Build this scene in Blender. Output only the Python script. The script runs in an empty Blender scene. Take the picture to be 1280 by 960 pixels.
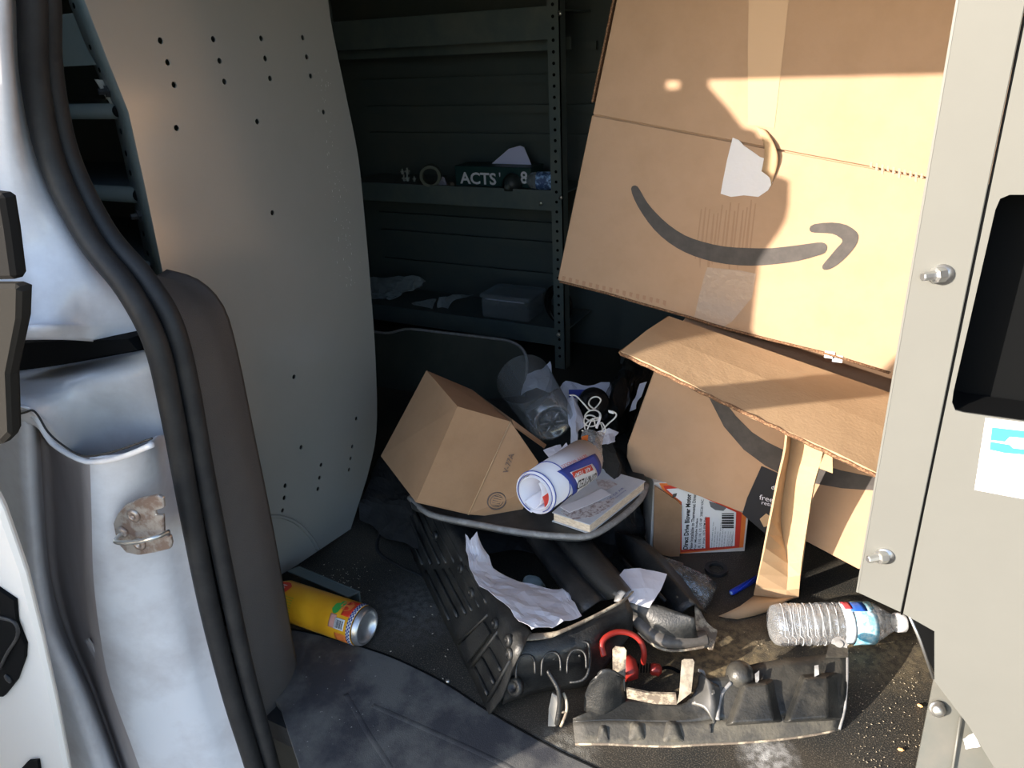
import bpy, bmesh, math, random
from mathutils import Vector, Matrix, geometry, noise
random.seed(7)
S = bpy.context.scene
# ------------------------------------------------------------------ camera
CAM = Vector((0, 0, .88)); F = 930.0
RX = Vector((0.88505824, -0.15491723, 0.43894483))
RY = Vector((0.46321651, 0.38601376, -0.79776177))
RZ = Vector((-0.0458517, 0.90939212, 0.41340488))
RX.normalize(); RY = (RY - RX * RX.dot(RY)).normalized(); RZ = RX.cross(RY)
M3 = Matrix((RX, RY, RZ))
cd = bpy.data.cameras.new('camera'); cam = bpy.data.objects.new('camera', cd)
S.collection.objects.link(cam); cd.sensor_width = 36; cd.lens = 36 * F / 1280
cd.clip_start = .01
cam.matrix_world = Matrix.Translation(CAM) @ M3.to_4x4(); S.camera = cam
# ------------------------------------------------------------------ light
w = bpy.data.worlds.new('sky'); S.world = w; w.use_nodes = True
nt = w.node_tree; bg = nt.nodes['Background']
sky = nt.nodes.new('ShaderNodeTexSky'); sky.sky_type = 'NISHITA'; sky.sun_disc = False
SUN_EL, SUN = math.radians(18.5), Vector((.70, 1.0, 0)).normalized()
sky.sun_elevation = math.radians(24); sky.sun_rotation = math.atan2(-SUN.x, -SUN.y)
nt.links.new(sky.outputs[0], bg.inputs[0]); bg.inputs[1].default_value = .47
sd = (SUN * math.cos(SUN_EL) - Vector((0, 0, 1)) * math.sin(SUN_EL))
sl = bpy.data.lights.new('sun', 'SUN'); sl.energy = 13.0; sl.angle = math.radians(.55); sl.color = (1, .88, .75)
so = bpy.data.objects.new('sun', sl); S.collection.objects.link(so)
so.rotation_euler = sd.to_track_quat('-Z', 'Y').to_euler()
S.view_settings.view_transform = 'Standard'; S.view_settings.look = 'None'
S.view_settings.exposure = 0.0; S.view_settings.gamma = 1; S.view_settings.use_curve_mapping = False

# ------------------------------------------------------------------ pixel -> place (at a real depth)
def ray(x, y): return M3 @ Vector(((x - 640) / F, -(y - 480) / F, -1))
def PZ(x, y, h=0.): r = ray(x, y); return CAM + r * ((h - CAM.z) / r.z)
def PY(x, y, Y): r = ray(x, y); return CAM + r * (Y / r.y)
def PX(x, y, X): r = ray(x, y); return CAM + r * (X / r.x)
def PD(x, y, d): return CAM + ray(x, y) * d
def PP(x, y, O, n): r = ray(x, y); return CAM + r * ((O - CAM).dot(n) / r.dot(n))

# ------------------------------------------------------------------ materials
def mat(name, col, rough=.5, metal=0, noise_amt=0, scale=20, col2=None, bump=0, bscale=200, trans=0, spec=.5, stretch=None, coat=0):
    m = bpy.data.materials.new(name); m.use_nodes = True; t = m.node_tree; b = t.nodes['Principled BSDF']
    b.inputs['Base Color'].default_value = (*col, 1); b.inputs['Roughness'].default_value = rough
    b.inputs['Metallic'].default_value = metal; b.inputs['Specular IOR Level'].default_value = spec
    if trans: b.inputs['Transmission Weight'].default_value = trans
    if coat: b.inputs['Coat Weight'].default_value = coat
    if noise_amt or bump:
        g = t.nodes.new('ShaderNodeNewGeometry'); mp = t.nodes.new('ShaderNodeMapping')
        t.links.new(g.outputs['Position'], mp.inputs[0])
        if stretch: mp.inputs['Scale'].default_value = stretch
    if noise_amt:
        n = t.nodes.new('ShaderNodeTexNoise'); n.inputs['Scale'].default_value = scale; n.inputs['Detail'].default_value = 8
        n.inputs['Roughness'].default_value = .65
        t.links.new(mp.outputs[0], n.inputs['Vector'])
        r = t.nodes.new('ShaderNodeValToRGB'); r.color_ramp.elements[0].position = .5 - .5 * (1 - noise_amt) * .6
        r.color_ramp.elements[1].position = .5 + .25
        c2 = col2 or tuple(c * .6 for c in col)
        r.color_ramp.elements[0].color = (*col, 1); r.color_ramp.elements[1].color = (*c2, 1)
        r.color_ramp.elements[0].position = .42; r.color_ramp.elements[1].position = .42 + .5 * (1.1 - noise_amt)
        t.links.new(n.outputs[0], r.inputs[0]); t.links.new(r.outputs[0], b.inputs['Base Color'])
    if bump:
        n2 = t.nodes.new('ShaderNodeTexNoise'); n2.inputs['Scale'].default_value = bscale; n2.inputs['Detail'].default_value = 4
        t.links.new(mp.outputs[0], n2.inputs['Vector'])
        bp = t.nodes.new('ShaderNodeBump'); bp.inputs['Strength'].default_value = bump; bp.inputs['Distance'].default_value = .002
        t.links.new(n2.outputs[0], bp.inputs['Height']); t.links.new(bp.outputs[0], b.inputs['Normal'])
    return m
def clear(name, tint=(.95, .97, 1), gloss=.25, bump=.8, bscale=60, haze=.04):
    m = bpy.data.materials.new(name); m.use_nodes = True; t = m.node_tree; t.nodes.clear()
    o = t.nodes.new('ShaderNodeOutputMaterial'); tr = t.nodes.new('ShaderNodeBsdfTransparent'); tr.inputs[0].default_value = (*tint, 1)
    gl = t.nodes.new('ShaderNodeBsdfGlossy'); gl.inputs['Roughness'].default_value = .08
    df = t.nodes.new('ShaderNodeBsdfDiffuse'); df.inputs[0].default_value = (.85, .88, .9, 1)
    lw = t.nodes.new('ShaderNodeLayerWeight'); lw.inputs[0].default_value = .35
    m1 = t.nodes.new('ShaderNodeMixShader'); m2 = t.nodes.new('ShaderNodeMixShader'); m2.inputs[0].default_value = haze
    ma = t.nodes.new('ShaderNodeMath'); ma.operation = 'MULTIPLY_ADD'; ma.inputs[1].default_value = .6; ma.inputs[2].default_value = gloss * .3
    n = t.nodes.new('ShaderNodeTexNoise'); n.inputs['Scale'].default_value = bscale
    g = t.nodes.new('ShaderNodeNewGeometry'); t.links.new(g.outputs['Position'], n.inputs['Vector'])
    bp = t.nodes.new('ShaderNodeBump'); bp.inputs['Strength'].default_value = bump; bp.inputs['Distance'].default_value = .004
    t.links.new(n.outputs[0], bp.inputs['Height'])
    for q in (gl, df, lw): t.links.new(bp.outputs[0], q.inputs['Normal'])
    t.links.new(lw.outputs['Fresnel'], ma.inputs[0]); t.links.new(ma.outputs[0], m1.inputs[0])
    t.links.new(tr.outputs[0], m1.inputs[1]); t.links.new(gl.outputs[0], m1.inputs[2])
    t.links.new(m1.outputs[0], m2.inputs[1]); t.links.new(df.outputs[0], m2.inputs[2]); t.links.new(m2.outputs[0], o.inputs[0])
    return m
white_paint = mat('white_body_paint', (.78, .79, .83), .32, noise_amt=.35, scale=9, col2=(.52, .50, .52), coat=.3)
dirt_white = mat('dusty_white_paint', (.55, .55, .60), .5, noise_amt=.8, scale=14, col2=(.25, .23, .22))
seal_m = mat('black_rubber', (.012, .013, .015), .6, noise_amt=.5, scale=30, col2=(.028, .028, .028), bump=.2)
trim_m = mat('grey_brown_trim', (.085, .080, .078), .62, noise_amt=.3, scale=10, col2=(.11, .10, .095), bump=.35, bscale=900)
sill_m = mat('dark_sill_plastic', (.050, .052, .060), .5, noise_amt=.8, scale=9, col2=(.13, .13, .125), bump=.3, bscale=700)
panel_m = mat('grey_green_panel', (.42, .425, .40), .20, noise_amt=.4, scale=4, col2=(.46, .455, .43), metal=.30, spec=.9)
panel_lit = mat('light_grey_panel', (.135, .138, .128), .45, noise_amt=.3, scale=5, col2=(.15, .153, .142))
green_m = mat('dark_green_steel', (.085, .115, .115), .5, noise_amt=.6, scale=8, col2=(.13, .15, .135))
dark_m = mat('near_black', (.003, .0035, .004), .9, spec=.1)
wall_m = mat('dark_interior', (.065, .085, .085), .75, noise_amt=.5, scale=4, col2=(.09, .10, .09))
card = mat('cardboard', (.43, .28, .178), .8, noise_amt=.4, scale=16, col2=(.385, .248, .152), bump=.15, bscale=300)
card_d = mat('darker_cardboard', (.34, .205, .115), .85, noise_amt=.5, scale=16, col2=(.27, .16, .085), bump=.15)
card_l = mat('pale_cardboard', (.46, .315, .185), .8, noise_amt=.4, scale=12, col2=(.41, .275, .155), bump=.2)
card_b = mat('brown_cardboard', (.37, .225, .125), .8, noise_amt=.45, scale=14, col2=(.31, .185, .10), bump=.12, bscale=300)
card_edge = mat('cardboard_edge', (.30, .17, .09), .9, noise_amt=.9, scale=400, col2=(.12, .06, .03))
ink = mat('dark_print', (.055, .050, .048), .7, noise_amt=.4, scale=40, col2=(.09, .08, .075))
ink_grey = mat('grey_stamp', (.13, .10, .09), .8)
tape = mat('clear_tape', (.43, .33, .26), .22, bump=.8, bscale=90)
tape_white = mat('white_tape', (.72, .72, .76), .35, bump=.6, bscale=120)
blk = mat('dusty_black_plastic', (.012, .0135, .015), .42, noise_amt=.8, scale=11, col2=(.038, .038, .036), bump=.35, bscale=350)
blk_top = mat('worn_black_plastic', (.024, .027, .028), .5, noise_amt=.5, scale=30, col2=(.05, .05, .05))
rim_m = mat('scuffed_grey_edge', (.27, .275, .275), .55, noise_amt=.9, scale=60, col2=(.20, .20, .20))
pale_edge = mat('torn_pale_edge', (.44, .38, .28), .7, noise_amt=.9, scale=50, col2=(.16, .13, .10))
dust_edge = mat('dust_coated_plastic', (.095, .088, .070), .7, noise_amt=.8, scale=30, col2=(.05, .048, .042), bump=.4)
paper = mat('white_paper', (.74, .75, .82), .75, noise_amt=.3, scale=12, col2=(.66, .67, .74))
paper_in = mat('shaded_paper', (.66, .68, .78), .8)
blue = mat('blue_print', (.035, .06, .30), .5)
red = mat('red_print', (.62, .05, .03), .5)
orange = mat('orange_print', (.80, .20, .04), .5)
cyan = mat('cyan_print', (.05, .55, .80), .4)
bolt_m = mat('zinc', (.6, .6, .58), .3, metal=.9)
steel = mat('rusty_steel', (.50, .46, .42), .38, metal=.6, noise_amt=.8, scale=60, col2=(.30, .22, .18))
red_m = mat('red_rubber', (.26, .018, .012), .45)
can_y = mat('yellow_can', (.85, .42, .02), .28, noise_amt=.3, scale=20, col2=(.75, .30, .01))
can_g = mat('green_print', (.05, .38, .07), .3)
can_r = mat('can_red', (.72, .05, .02), .3)
alu = mat('aluminium', (.62, .62, .63), .32, metal=.85, noise_amt=.5, scale=60, col2=(.45, .45, .46))
white_m = mat('white_plastic', (.8, .8, .8), .35)
pen_m = mat('blue_pen', (.01, .05, .55), .3)
book_m = mat('book_cover', (.60, .63, .68), .35, noise_amt=.4, scale=30, col2=(.48, .52, .58))
page_m = mat('page_block', (.78, .68, .55), .8, noise_amt=.8, scale=120, col2=(.60, .50, .38), stretch=(1, 1, 6))
wire_m = mat('white_cable', (.72, .72, .68), .4)
bag_m = mat('black_bag', (.008, .009, .010), .22, bump=1, bscale=35)
clear_b = clear('clear_bottle', gloss=.5, bump=.9, bscale=90, haze=.14)
clear_t = clear('clear_tub', (.80, .84, .86), gloss=.25, bump=.25, bscale=25, haze=.10)
blue_clear = clear('bluish_clear', (.6, .75, .85), gloss=.3, bump=.5, bscale=40, haze=.15)
cloth_m = mat('pale_bag', (.30, .34, .35), .5, bump=.6, bscale=30)
dark_card = mat('leaning_panel', (.035, .042, .036), .55, noise_amt=.5, scale=9, col2=(.055, .06, .05))

# rubber mat with grit and a spilt white powder stain
def mat_floor():
    m = bpy.data.materials.new('gritty_floor_mat'); m.use_nodes = True; t = m.node_tree; b = t.nodes['Principled BSDF']
    g = t.nodes.new('ShaderNodeNewGeometry')
    def nz(scale, lo, hi, a, c, det=6):
        n = t.nodes.new('ShaderNodeTexNoise'); n.inputs['Scale'].default_value = scale; n.inputs['Detail'].default_value = det
        t.links.new(g.outputs['Position'], n.inputs['Vector'])
        r = t.nodes.new('ShaderNodeMapRange'); r.inputs[1].default_value = lo; r.inputs[2].default_value = hi
        r.inputs[3].default_value = a; r.inputs[4].default_value = c; t.links.new(n.outputs[0], r.inputs[0]); return r, n
    big, _ = nz(5, .42, .68, 0, 1); fine, fn = nz(520, .52, .72, 0, 1, 2)
    mx = t.nodes.new('ShaderNodeMixRGB'); mx.inputs[1].default_value = (.018, .019, .018, 1); mx.inputs[2].default_value = (.055, .046, .034, 1)
    t.links.new(big.outputs[0], mx.inputs[0])
    mx2 = t.nodes.new('ShaderNodeMixRGB'); mx2.inputs[2].default_value = (.22, .19, .14, 1)
    ml = t.nodes.new('ShaderNodeMath'); ml.operation = 'MULTIPLY'; ml.inputs[1].default_value = .55
    t.links.new(fine.outputs[0], ml.inputs[0]); t.links.new(ml.outputs[0], mx2.inputs[0]); t.links.new(mx.outputs[0], mx2.inputs[1])
    last = mx2
    for (px, py, rad, colr, st) in ((960, 945, .045, (.55, .55, .53, 1), .75), (520, 760, .11, (.16, .16, .16, 1), .55), (900, 830, .13, (.30, .24, .14, 1), .8), (1090, 800, .12, (.30, .24, .14, 1), .6), (700, 945, .06, (.34, .33, .29, 1), .6)):
        c = PZ(px, py); vs = t.nodes.new('ShaderNodeVectorMath'); vs.operation = 'DISTANCE'; vs.inputs[1].default_value = c
        t.links.new(g.outputs['Position'], vs.inputs[0])
        mr = t.nodes.new('ShaderNodeMapRange'); mr.inputs[1].default_value = rad; mr.inputs[2].default_value = rad * .15; mr.inputs[3].default_value = 0; mr.inputs[4].default_value = st
        t.links.new(vs.outputs['Value'], mr.inputs[0])
        sp, _ = nz(90, .40, .6, .25, 1, 8); mm = t.nodes.new('ShaderNodeMath'); mm.operation = 'MULTIPLY'
        t.links.new(mr.outputs[0], mm.inputs[0]); t.links.new(sp.outputs[0], mm.inputs[1])
        q = t.nodes.new('ShaderNodeMixRGB'); q.inputs[2].default_value = colr
        t.links.new(mm.outputs[0], q.inputs[0]); t.links.new(last.outputs[0], q.inputs[1]); last = q
    t.links.new(last.outputs[0], b.inputs['Base Color']); b.inputs['Roughness'].default_value = .62
    bp = t.nodes.new('ShaderNodeBump'); bp.inputs['Strength'].default_value = .5; bp.inputs['Distance'].default_value = .002
    t.links.new(fn.outputs[0], bp.inputs['Height']); t.links.new(bp.outputs[0], b.inputs['Normal'])
    return m
floor_m = mat_floor()

# ------------------------------------------------------------------ object helpers
ORG = {}
def root(name, label, cat, loc, group=None):
    o = bpy.data.objects.new(name, None); S.collection.objects.link(o); o.location = loc; o.empty_display_size = .02
    ORG[o.name] = Vector(loc); o['label'] = label; o['category'] = cat
    if group: o['group'] = group
    return o
def tag(o, label=None, cat=None, group=None, kind=None):
    for k, v in (('label', label), ('category', cat), ('group', group), ('kind', kind)):
        if v: o[k] = v
    return o
def mk(name, V, Fc, m, par=None, smooth=False, base=None):
    org = ORG[par.name] if par else (Vector(base) if base is not None else Vector((0, 0, 0)))
    me = bpy.data.meshes.new(name); me.from_pydata([Vector(v) - org for v in V], [], Fc); me.materials.append(m); me.update()
    bm = bmesh.new(); bm.from_mesh(me); bmesh.ops.remove_doubles(bm, verts=bm.verts, dist=1e-6); bmesh.ops.recalc_face_normals(bm, faces=bm.faces)
    bm.to_mesh(me); bm.free()
    if smooth:
        for p in me.polygons: p.use_smooth = True
    o = bpy.data.objects.new(name, me); S.collection.objects.link(o)
    if par: o.parent = par
    else: o.location = org
    ORG[o.name] = org
    return o
def bevel(o, wd=.002, seg=2):
    b = o.modifiers.new('bevel', 'BEVEL'); b.width = wd; b.segments = seg; b.limit_method = 'ANGLE'; return o
def hexa(O, a, b, c):
    V = [O, O + a, O + a + b, O + b, O + c, O + a + c, O + a + b + c, O + b + c]
    return V, [(0, 3, 2, 1), (4, 5, 6, 7), (0, 1, 5, 4), (1, 2, 6, 5), (2, 3, 7, 6), (3, 0, 4, 7)]
def box(name, lo, hi, m, par=None, bv=0, base=None):
    lo, hi = Vector(lo), Vector(hi); d = hi - lo
    V, Fc = hexa(lo, Vector((d.x, 0, 0)), Vector((0, d.y, 0)), Vector((0, 0, d.z)))
    o = mk(name, V, Fc, m, par, base=base)
    return bevel(o, bv) if bv else o
def hx(name, O, a, b, c, m, par=None, bv=0):
    V, Fc = hexa(Vector(O), Vector(a), Vector(b), Vector(c)); o = mk(name, V, Fc, m, par)
    return bevel(o, bv) if bv else o
def newell(P):
    n = Vector((0, 0, 0))
    for i in range(len(P)):
        a, b = P[i], P[(i + 1) % len(P)]; n += a.cross(b)
    return n.normalized()
def prism(P, thick, n=None):
    P = [Vector(p) for p in P]; n = (n or newell(P)).normalized(); k = len(P)
    Q = [p + n * thick for p in P]
    tri = geometry.tessellate_polygon([P])
    Fc = [tuple(t) for t in tri] + [tuple(i + k for i in reversed(t)) for t in tri]
    Fc += [(i, (i + 1) % k, (i + 1) % k + k, i + k) for i in range(k)]
    return P + Q, Fc
def plate(name, P, thick, m, par=None, n=None, bv=0, base=None):
    V, Fc = prism(P, thick, n); o = mk(name, V, Fc, m, par, base=base)
    return bevel(o, bv, 1) if bv else o
def smooth_line(P, sub=6, closed=False):
    P = [Vector(p) for p in P]; out = []; n = len(P)
    rng = range(n if closed else n - 1)
    for i in rng:
        p0 = P[(i - 1) % n] if closed or i > 0 else P[0]; p1 = P[i]; p2 = P[(i + 1) % n]
        p3 = P[(i + 2) % n] if closed or i + 2 < n else P[-1]
        for s in range(sub):
            t = s / sub
            out.append(.5 * ((2 * p1) + (p2 - p0) * t + (2 * p0 - 5 * p1 + 4 * p2 - p3) * t * t + (3 * p1 - p0 - 3 * p2 + p3) * t ** 3))
    if not closed: out.append(P[-1])
    return out
def tube_g(P, r, seg=8, closed=False, flat=None):
    P = [Vector(p) for p in P]; n = len(P); V = []; Fc = []
    up = Vector((0, 0, 1)); prev = None
    for i, p in enumerate(P):
        a = P[(i - 1) % n] if closed or i > 0 else P[0]; b = P[(i + 1) % n] if closed or i < n - 1 else P[-1]
        t = (b - a).normalized()
        if prev is None: x = t.cross(up if abs(t.z) < .9 else Vector((1, 0, 0))).normalized()
        else: x = (prev - t * prev.dot(t)).normalized()
        prev = x; y = t.cross(x); rr = r[i] if isinstance(r, (list, tuple)) else r
        for k in range(seg):
            an = 2 * math.pi * k / seg
            V.append(p + x * math.cos(an) * rr + y * math.sin(an) * rr * (flat or 1))
    for i in range(n if closed else n - 1):
        for k in range(seg):
            j = (i + 1) % n; Fc.append((i * seg + k, i * seg + (k + 1) % seg, j * seg + (k + 1) % seg, j * seg + k))
    if not closed: Fc += [tuple(range(seg)), tuple((n - 1) * seg + k for k in reversed(range(seg)))]
    return V, Fc
def tube(name, P, r, m, par=None, seg=8, closed=False, sub=0, flat=None, base=None):
    if sub: P = smooth_line(P, sub, closed)
    V, Fc = tube_g(P, r, seg, closed, flat); return mk(name, V, Fc, m, par, smooth=True, base=base)
def frame(d):
    d = d.normalized(); x = d.cross(Vector((0, 0, 1)) if abs(d.z) < .9 else Vector((1, 0, 0))).normalized(); return x, d.cross(x)
def lathe_g(O, d, prof, seg=24, cap=True):
    O = Vector(O); d = Vector(d).normalized(); x, y = frame(d); V = []; Fc = []
    for (h, r) in prof:
        for k in range(seg):
            a = 2 * math.pi * k / seg; V.append(O + d * h + (x * math.cos(a) + y * math.sin(a)) * r)
    for i in range(len(prof) - 1):
        for k in range(seg): Fc.append((i * seg + k, i * seg + (k + 1) % seg, (i + 1) * seg + (k + 1) % seg, (i + 1) * seg + k))
    if cap: Fc += [tuple(reversed(range(seg))), tuple((len(prof) - 1) * seg + k for k in range(seg))]
    return V, Fc
def lathe(name, O, d, prof, m, par=None, seg=24, cap=True, smooth=True):
    V, Fc = lathe_g(O, d, prof, seg, cap); return mk(name, V, Fc, m, par, smooth=smooth)
def loft(name, rows, m, par=None, thick=0, sub=0, smooth=True, lin=False, base=None):
    if sub:
        rows = [smooth_line(r, sub) for r in rows] if not lin else rows
        cols = list(zip(*rows)); cols = [smooth_line(c, sub) for c in cols]; rows = list(zip(*cols))
    w_ = len(rows[0]); V = [v for r in rows for v in r]; Fc = []
    for i in range(len(rows) - 1):
        for j in range(w_ - 1): Fc.append((i * w_ + j, i * w_ + j + 1, (i + 1) * w_ + j + 1, (i + 1) * w_ + j))
    o = mk(name, V, Fc, m, par, smooth=smooth, base=base)
    if thick:
        s = o.modifiers.new('thickness', 'SOLIDIFY'); s.thickness = thick; s.offset = 0
    return o
def crumple(name, rows, m, par=None, amp=.004, sub=5, seed=0, thick=.0004, freq=40, base=None):
    # bilinear subdivision of a coarse grid with faceted folds
    R = [[Vector(p) for p in r] for r in rows]; H = len(R); W = len(R[0]); out = []
    for i in range((H - 1) * sub + 1):
        a = min(i // sub, H - 2); t = i / sub - a; row = []
        for j in range((W - 1) * sub + 1):
            b = min(j // sub, W - 2); s = j / sub - b
            p = R[a][b].lerp(R[a][b + 1], s).lerp(R[a + 1][b].lerp(R[a + 1][b + 1], s), t)
            q = p * freq + Vector((seed * 7.3, seed * 3.1, 0))
            row.append(p + noise.noise_vector(q) * amp + noise.noise_vector(q * 2.7) * amp * .35)
        out.append(row)
    return loft(name, out, m, par, thick=thick, smooth=False, base=base)
_tc = {}
def text_g(s, size, bold=0):
    c = bpy.data.curves.new('t', 'FONT'); c.body = s; c.size = size; c.offset = bold * size; c.resolution_u = 3
    o = bpy.data.objects.new('t', c); S.collection.objects.link(o); dg = bpy.context.evaluated_depsgraph_get(); dg.update()
    me = bpy.data.meshes.new_from_object(o.evaluated_get(dg)); bpy.data.objects.remove(o)
    V = [v.co.copy() for v in me.vertices]; Fc = [tuple(p.vertices) for p in me.polygons]; bpy.data.meshes.remove(me)
    return V, Fc
def text(name, s, O, u, v, height, m, par, width=None, bold=0, off=.0006, fmap=None):
    V, Fc = text_g(s, 1, bold)
    if not V: return None
    x0 = min(a.x for a in V); x1 = max(a.x for a in V); y0 = min(a.y for a in V); y1 = max(a.y for a in V)
    sx = (width / (x1 - x0)) if width else height / (y1 - y0); sy = height / (y1 - y0)
    if fmap: W = [fmap((a.x - x0) * sx, (a.y - y0) * sy) for a in V]
    else:
        u = Vector(u).normalized(); v = Vector(v).normalized(); n = u.cross(v)
        if n.dot(CAM - Vector(O)) < 0: n = -n
        W = [Vector(O) + u * (a.x - x0) * sx + v * (a.y - y0) * sy + n * off for a in V]
    return mk(name, W, Fc, m, par)
def decal(name, px, O, n, m, par, off=.0008, th=.0004, sm=0):
    if sm: px = [(p.x, p.y) for p in smooth_line([(a, b, 0) for a, b in px], sm, True)]
    n = Vector(n).normalized()
    if n.dot(CAM - Vector(O)) < 0: n = -n
    P = [PP(a, b, Vector(O), n) + n * off for a, b in px]
    V, Fc = prism(P, -th, n); return mk(name, V, Fc, m, par)

def poly_hole(name, outer, inner, Y, th, m, par):
    c = bpy.data.curves.new(name, 'CURVE'); c.dimensions = '2D'; c.fill_mode = 'BOTH'; c.extrude = th / 2
    for pts in (outer, inner):
        s = c.splines.new('POLY'); s.points.add(len(pts) - 1); s.use_cyclic_u = True
        for i, p in enumerate(pts): s.points[i].co = (p.x, p.z, 0, 1)
    t = bpy.data.objects.new('t', c); S.collection.objects.link(t); dg = bpy.context.evaluated_depsgraph_get(); dg.update()
    me = bpy.data.meshes.new_from_object(t.evaluated_get(dg)); bpy.data.objects.remove(t)
    return mk(name, [Vector((v.co.x, Y + v.co.z, v.co.y)) for v in me.vertices], [tuple(p.vertices) for p in me.polygons], m, par)

# ================================================================== SETTING
def st(o, label=None): o['kind'] = 'structure'; 
st(box('ground', (-6, -6, -.62), (6, .25, -.6), mat('asphalt', (.20, .195, .19), .9, noise_amt=.6, scale=30, col2=(.14, .14, .135))))
st(box('floor', (-2.3, .52, -.05), (1.6, 2.12, -.012), seal_m))
ceil_m = mat('grey_ceiling', (.38, .40, .40), .7)
st(box('ceiling', (-2.3, .42, 1.30), (1.6, 2.12, 1.33), ceil_m))
st(box('wall_back', (-2.3, 2.08, -.05), (1.6, 2.12, 1.33), wall_m))
st(box('wall_left', (-2.34, .45, -.05), (-2.3, 2.12, 1.33), wall_m))
st(box('wall_right', (1.6, .45, -.05), (1.64, 2.12, 1.33), ceil_m))
st(box('wall_front_rear', (.62, .46, -.6), (1.6, .52, 1.33), white_paint))
st(box('trim_header', (-1.02, .46, 1.122), (.62, .52, 1.33), white_paint))
# near side body beyond the pillar (cab side)
st(box('wall_front_cab', (-2.3, .50, -.05), (-1.02, .54, 1.33), wall_m))

# floor mat with curved front edge
seam = [(340, 782), (400, 793), (475, 815), (520, 834), (560, 855), (600, 881), (640, 905), (700, 938), (750, 962), (800, 992), (840, 1030)]
sm = smooth_line([PZ(a, b) for a, b in seam], 4)
far = [Vector((.25, .52, 0)), Vector((1.55, .56, 0)), Vector((1.55, 2.06, 0)), Vector((-2.25, 2.06, 0)), Vector((-2.25, .66, 0))]
o = plate('floor_mat', sm + far, -.010, floor_m, n=Vector((0, 0, 1)), bv=.0005)
tag(o, 'dirty black rubber floor mat covering the van floor', 'floor mat')
tube('edge_bead', [p + Vector((-.0008, -.0012, .0002)) for p in sm], .0016, dark_m, par=None, seg=6).parent = o
# narrower grooves pressed in the mat
g = [(500, 640), (478, 662), (472, 688), (500, 708), (530, 722), (548, 742), (575, 800)]
tube('moulded_ridge', [PZ(a, b, .001) for a, b in g], .0035, seal_m, par=None, sub=5, flat=.5).parent = o
# door sill plastic
sill_pts = [PZ(a, b, -.0008) for a, b in seam]; sill_s = smooth_line([p + Vector((-.0015, -.002, 0)) for p in sill_pts], 4)
sillo = plate('trim_1', sill_s + [Vector((.25, .50, -.0008)), Vector((.6, .46, -.0008)), Vector((-.60, .46, -.0008)), Vector((-.72, .54, -.0008)), Vector((-.95, .62, -.0008))], -.02, sill_m, n=Vector((0, 0, 1)), bv=.003)
st(sillo); sillo['label'] = 'dark plastic door sill with moulded ridges'
for k, pl in enumerate([[(432, 868), (445, 890), (462, 920), (485, 955), (510, 1000)], [(466, 882), (500, 897), (545, 917), (600, 942), (640, 962), (700, 1000)]]):
    oo = tube('moulded_ridge', [PZ(a, b, -.0015) for a, b in pl], .0055, sill_m, par=sillo, sub=6, flat=.2)
0 and plate('recessed_field', [PZ(a, b, -.0006) for a, b in [(440, 868), (466, 884), (545, 919), (640, 964), (720, 1015), (520, 1015), (486, 955), (462, 915)]], .0004, mat('sill_field', (.035, .04, .055), .45), par=sillo, n=Vector((0, 0, 1)))
lathe('screw', PZ(560, 853, -.002), (0, 0, 1), [(0, .0035), (.004, .0035), (.0052, .002)], bolt_m, par=sillo, seg=12)

# ------------------------------------------------------------------ white body pillar
body = bpy.data.objects.new('wall_pillar', None); S.collection.objects.link(body); body.location = (-.80, .45, 0); ORG[body.name] = Vector(body.location)
body['kind'] = 'structure'; body['label'] = 'white painted body pillar beside the door opening'
def rowsY(R): return [[PY(x, y, Y) for x, y, Y in r] for r in R]
up = rowsY([[(-90, -90, .40), (-30, -90, .43), (0, -90, .44), (19, -90, 0.47), (39, -90, .49)],
            [(-90, 0, .40), (-30, 0, .42), (5, 0, .43), (16, 0, 0.465), (36, 0, .49)],
            [(-90, 100, .40), (-30, 100, .42), (10, 100, .43), (20, 100, 0.46), (40, 100, .49)],
            [(-90, 200, .40), (-30, 200, .42), (15, 200, .43), (40, 200, 0.46), (60, 200, .49)],
            [(-90, 300, .40), (-30, 300, .41), (30, 300, .43), (85, 300, 0.46), (108, 300, .49)],
            [(-90, 360, .40), (-30, 360, .40), (50, 360, .42), (110, 360, 0.455), (154, 360, .49)],
            [(-90, 400, .39), (-30, 405, .39), (55, 403, .405), (115, 401, 0.455), (176, 402, .49)],
            [(-90, 409, .385), (-30, 412, .385), (55, 408, .395), (115, 408, 0.455), (181, 412, .49)],
            [(-90, 425, .39), (-30, 426, .39), (55, 423, .40), (115, 426, 0.455), (191, 432, .49)]])
loft('upper_panel', up, white_paint, body, thick=.003, sub=3)
box('slot_recess', PY(-10, 470, .50) - Vector((.03, 0, 0)), PY(190, 420, .53), dark_m, body)
plate('slot_lip', [PY(a, b, .455) for a, b in [(14, 432), (40, 428), (160, 424), (172, 438), (120, 446), (18, 464)]], .03, dark_m, body, n=Vector((0, 1, 0)))
shelf = rowsY([[(-60, 466, .50), (5, 466, .50), (60, 460, .50), (120, 450, 0.5), (192, 436, .49)],
               [(-60, 478, .45), (5, 478, .45), (60, 478, .45), (120, 470, 0.455), (197, 458, .49)],
               [(-60, 490, .40), (5, 492, .40), (52, 500, .405), (115, 505, 0.455), (207, 500, .49)],
               [(-60, 500, .385), (5, 503, .385), (45, 516, .39), (108, 545, 0.455), (212, 520, .49)],
               [(-60, 510, .38), (5, 512, .38), (40, 512, .38), (104, 566, 0.455), (215, 540, .49)],
               [(-60, 520, .382), (5, 521, .382), (36, 513, .382), (100, 574, 0.455), (217, 552, .49)],
               [(-60, 530, .39), (5, 531, .39), (42, 530, .392), (103, 580, 0.455), (219, 562, .49)]])
loft('step_ledge', shelf, white_paint, body, thick=.003, sub=3)
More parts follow.
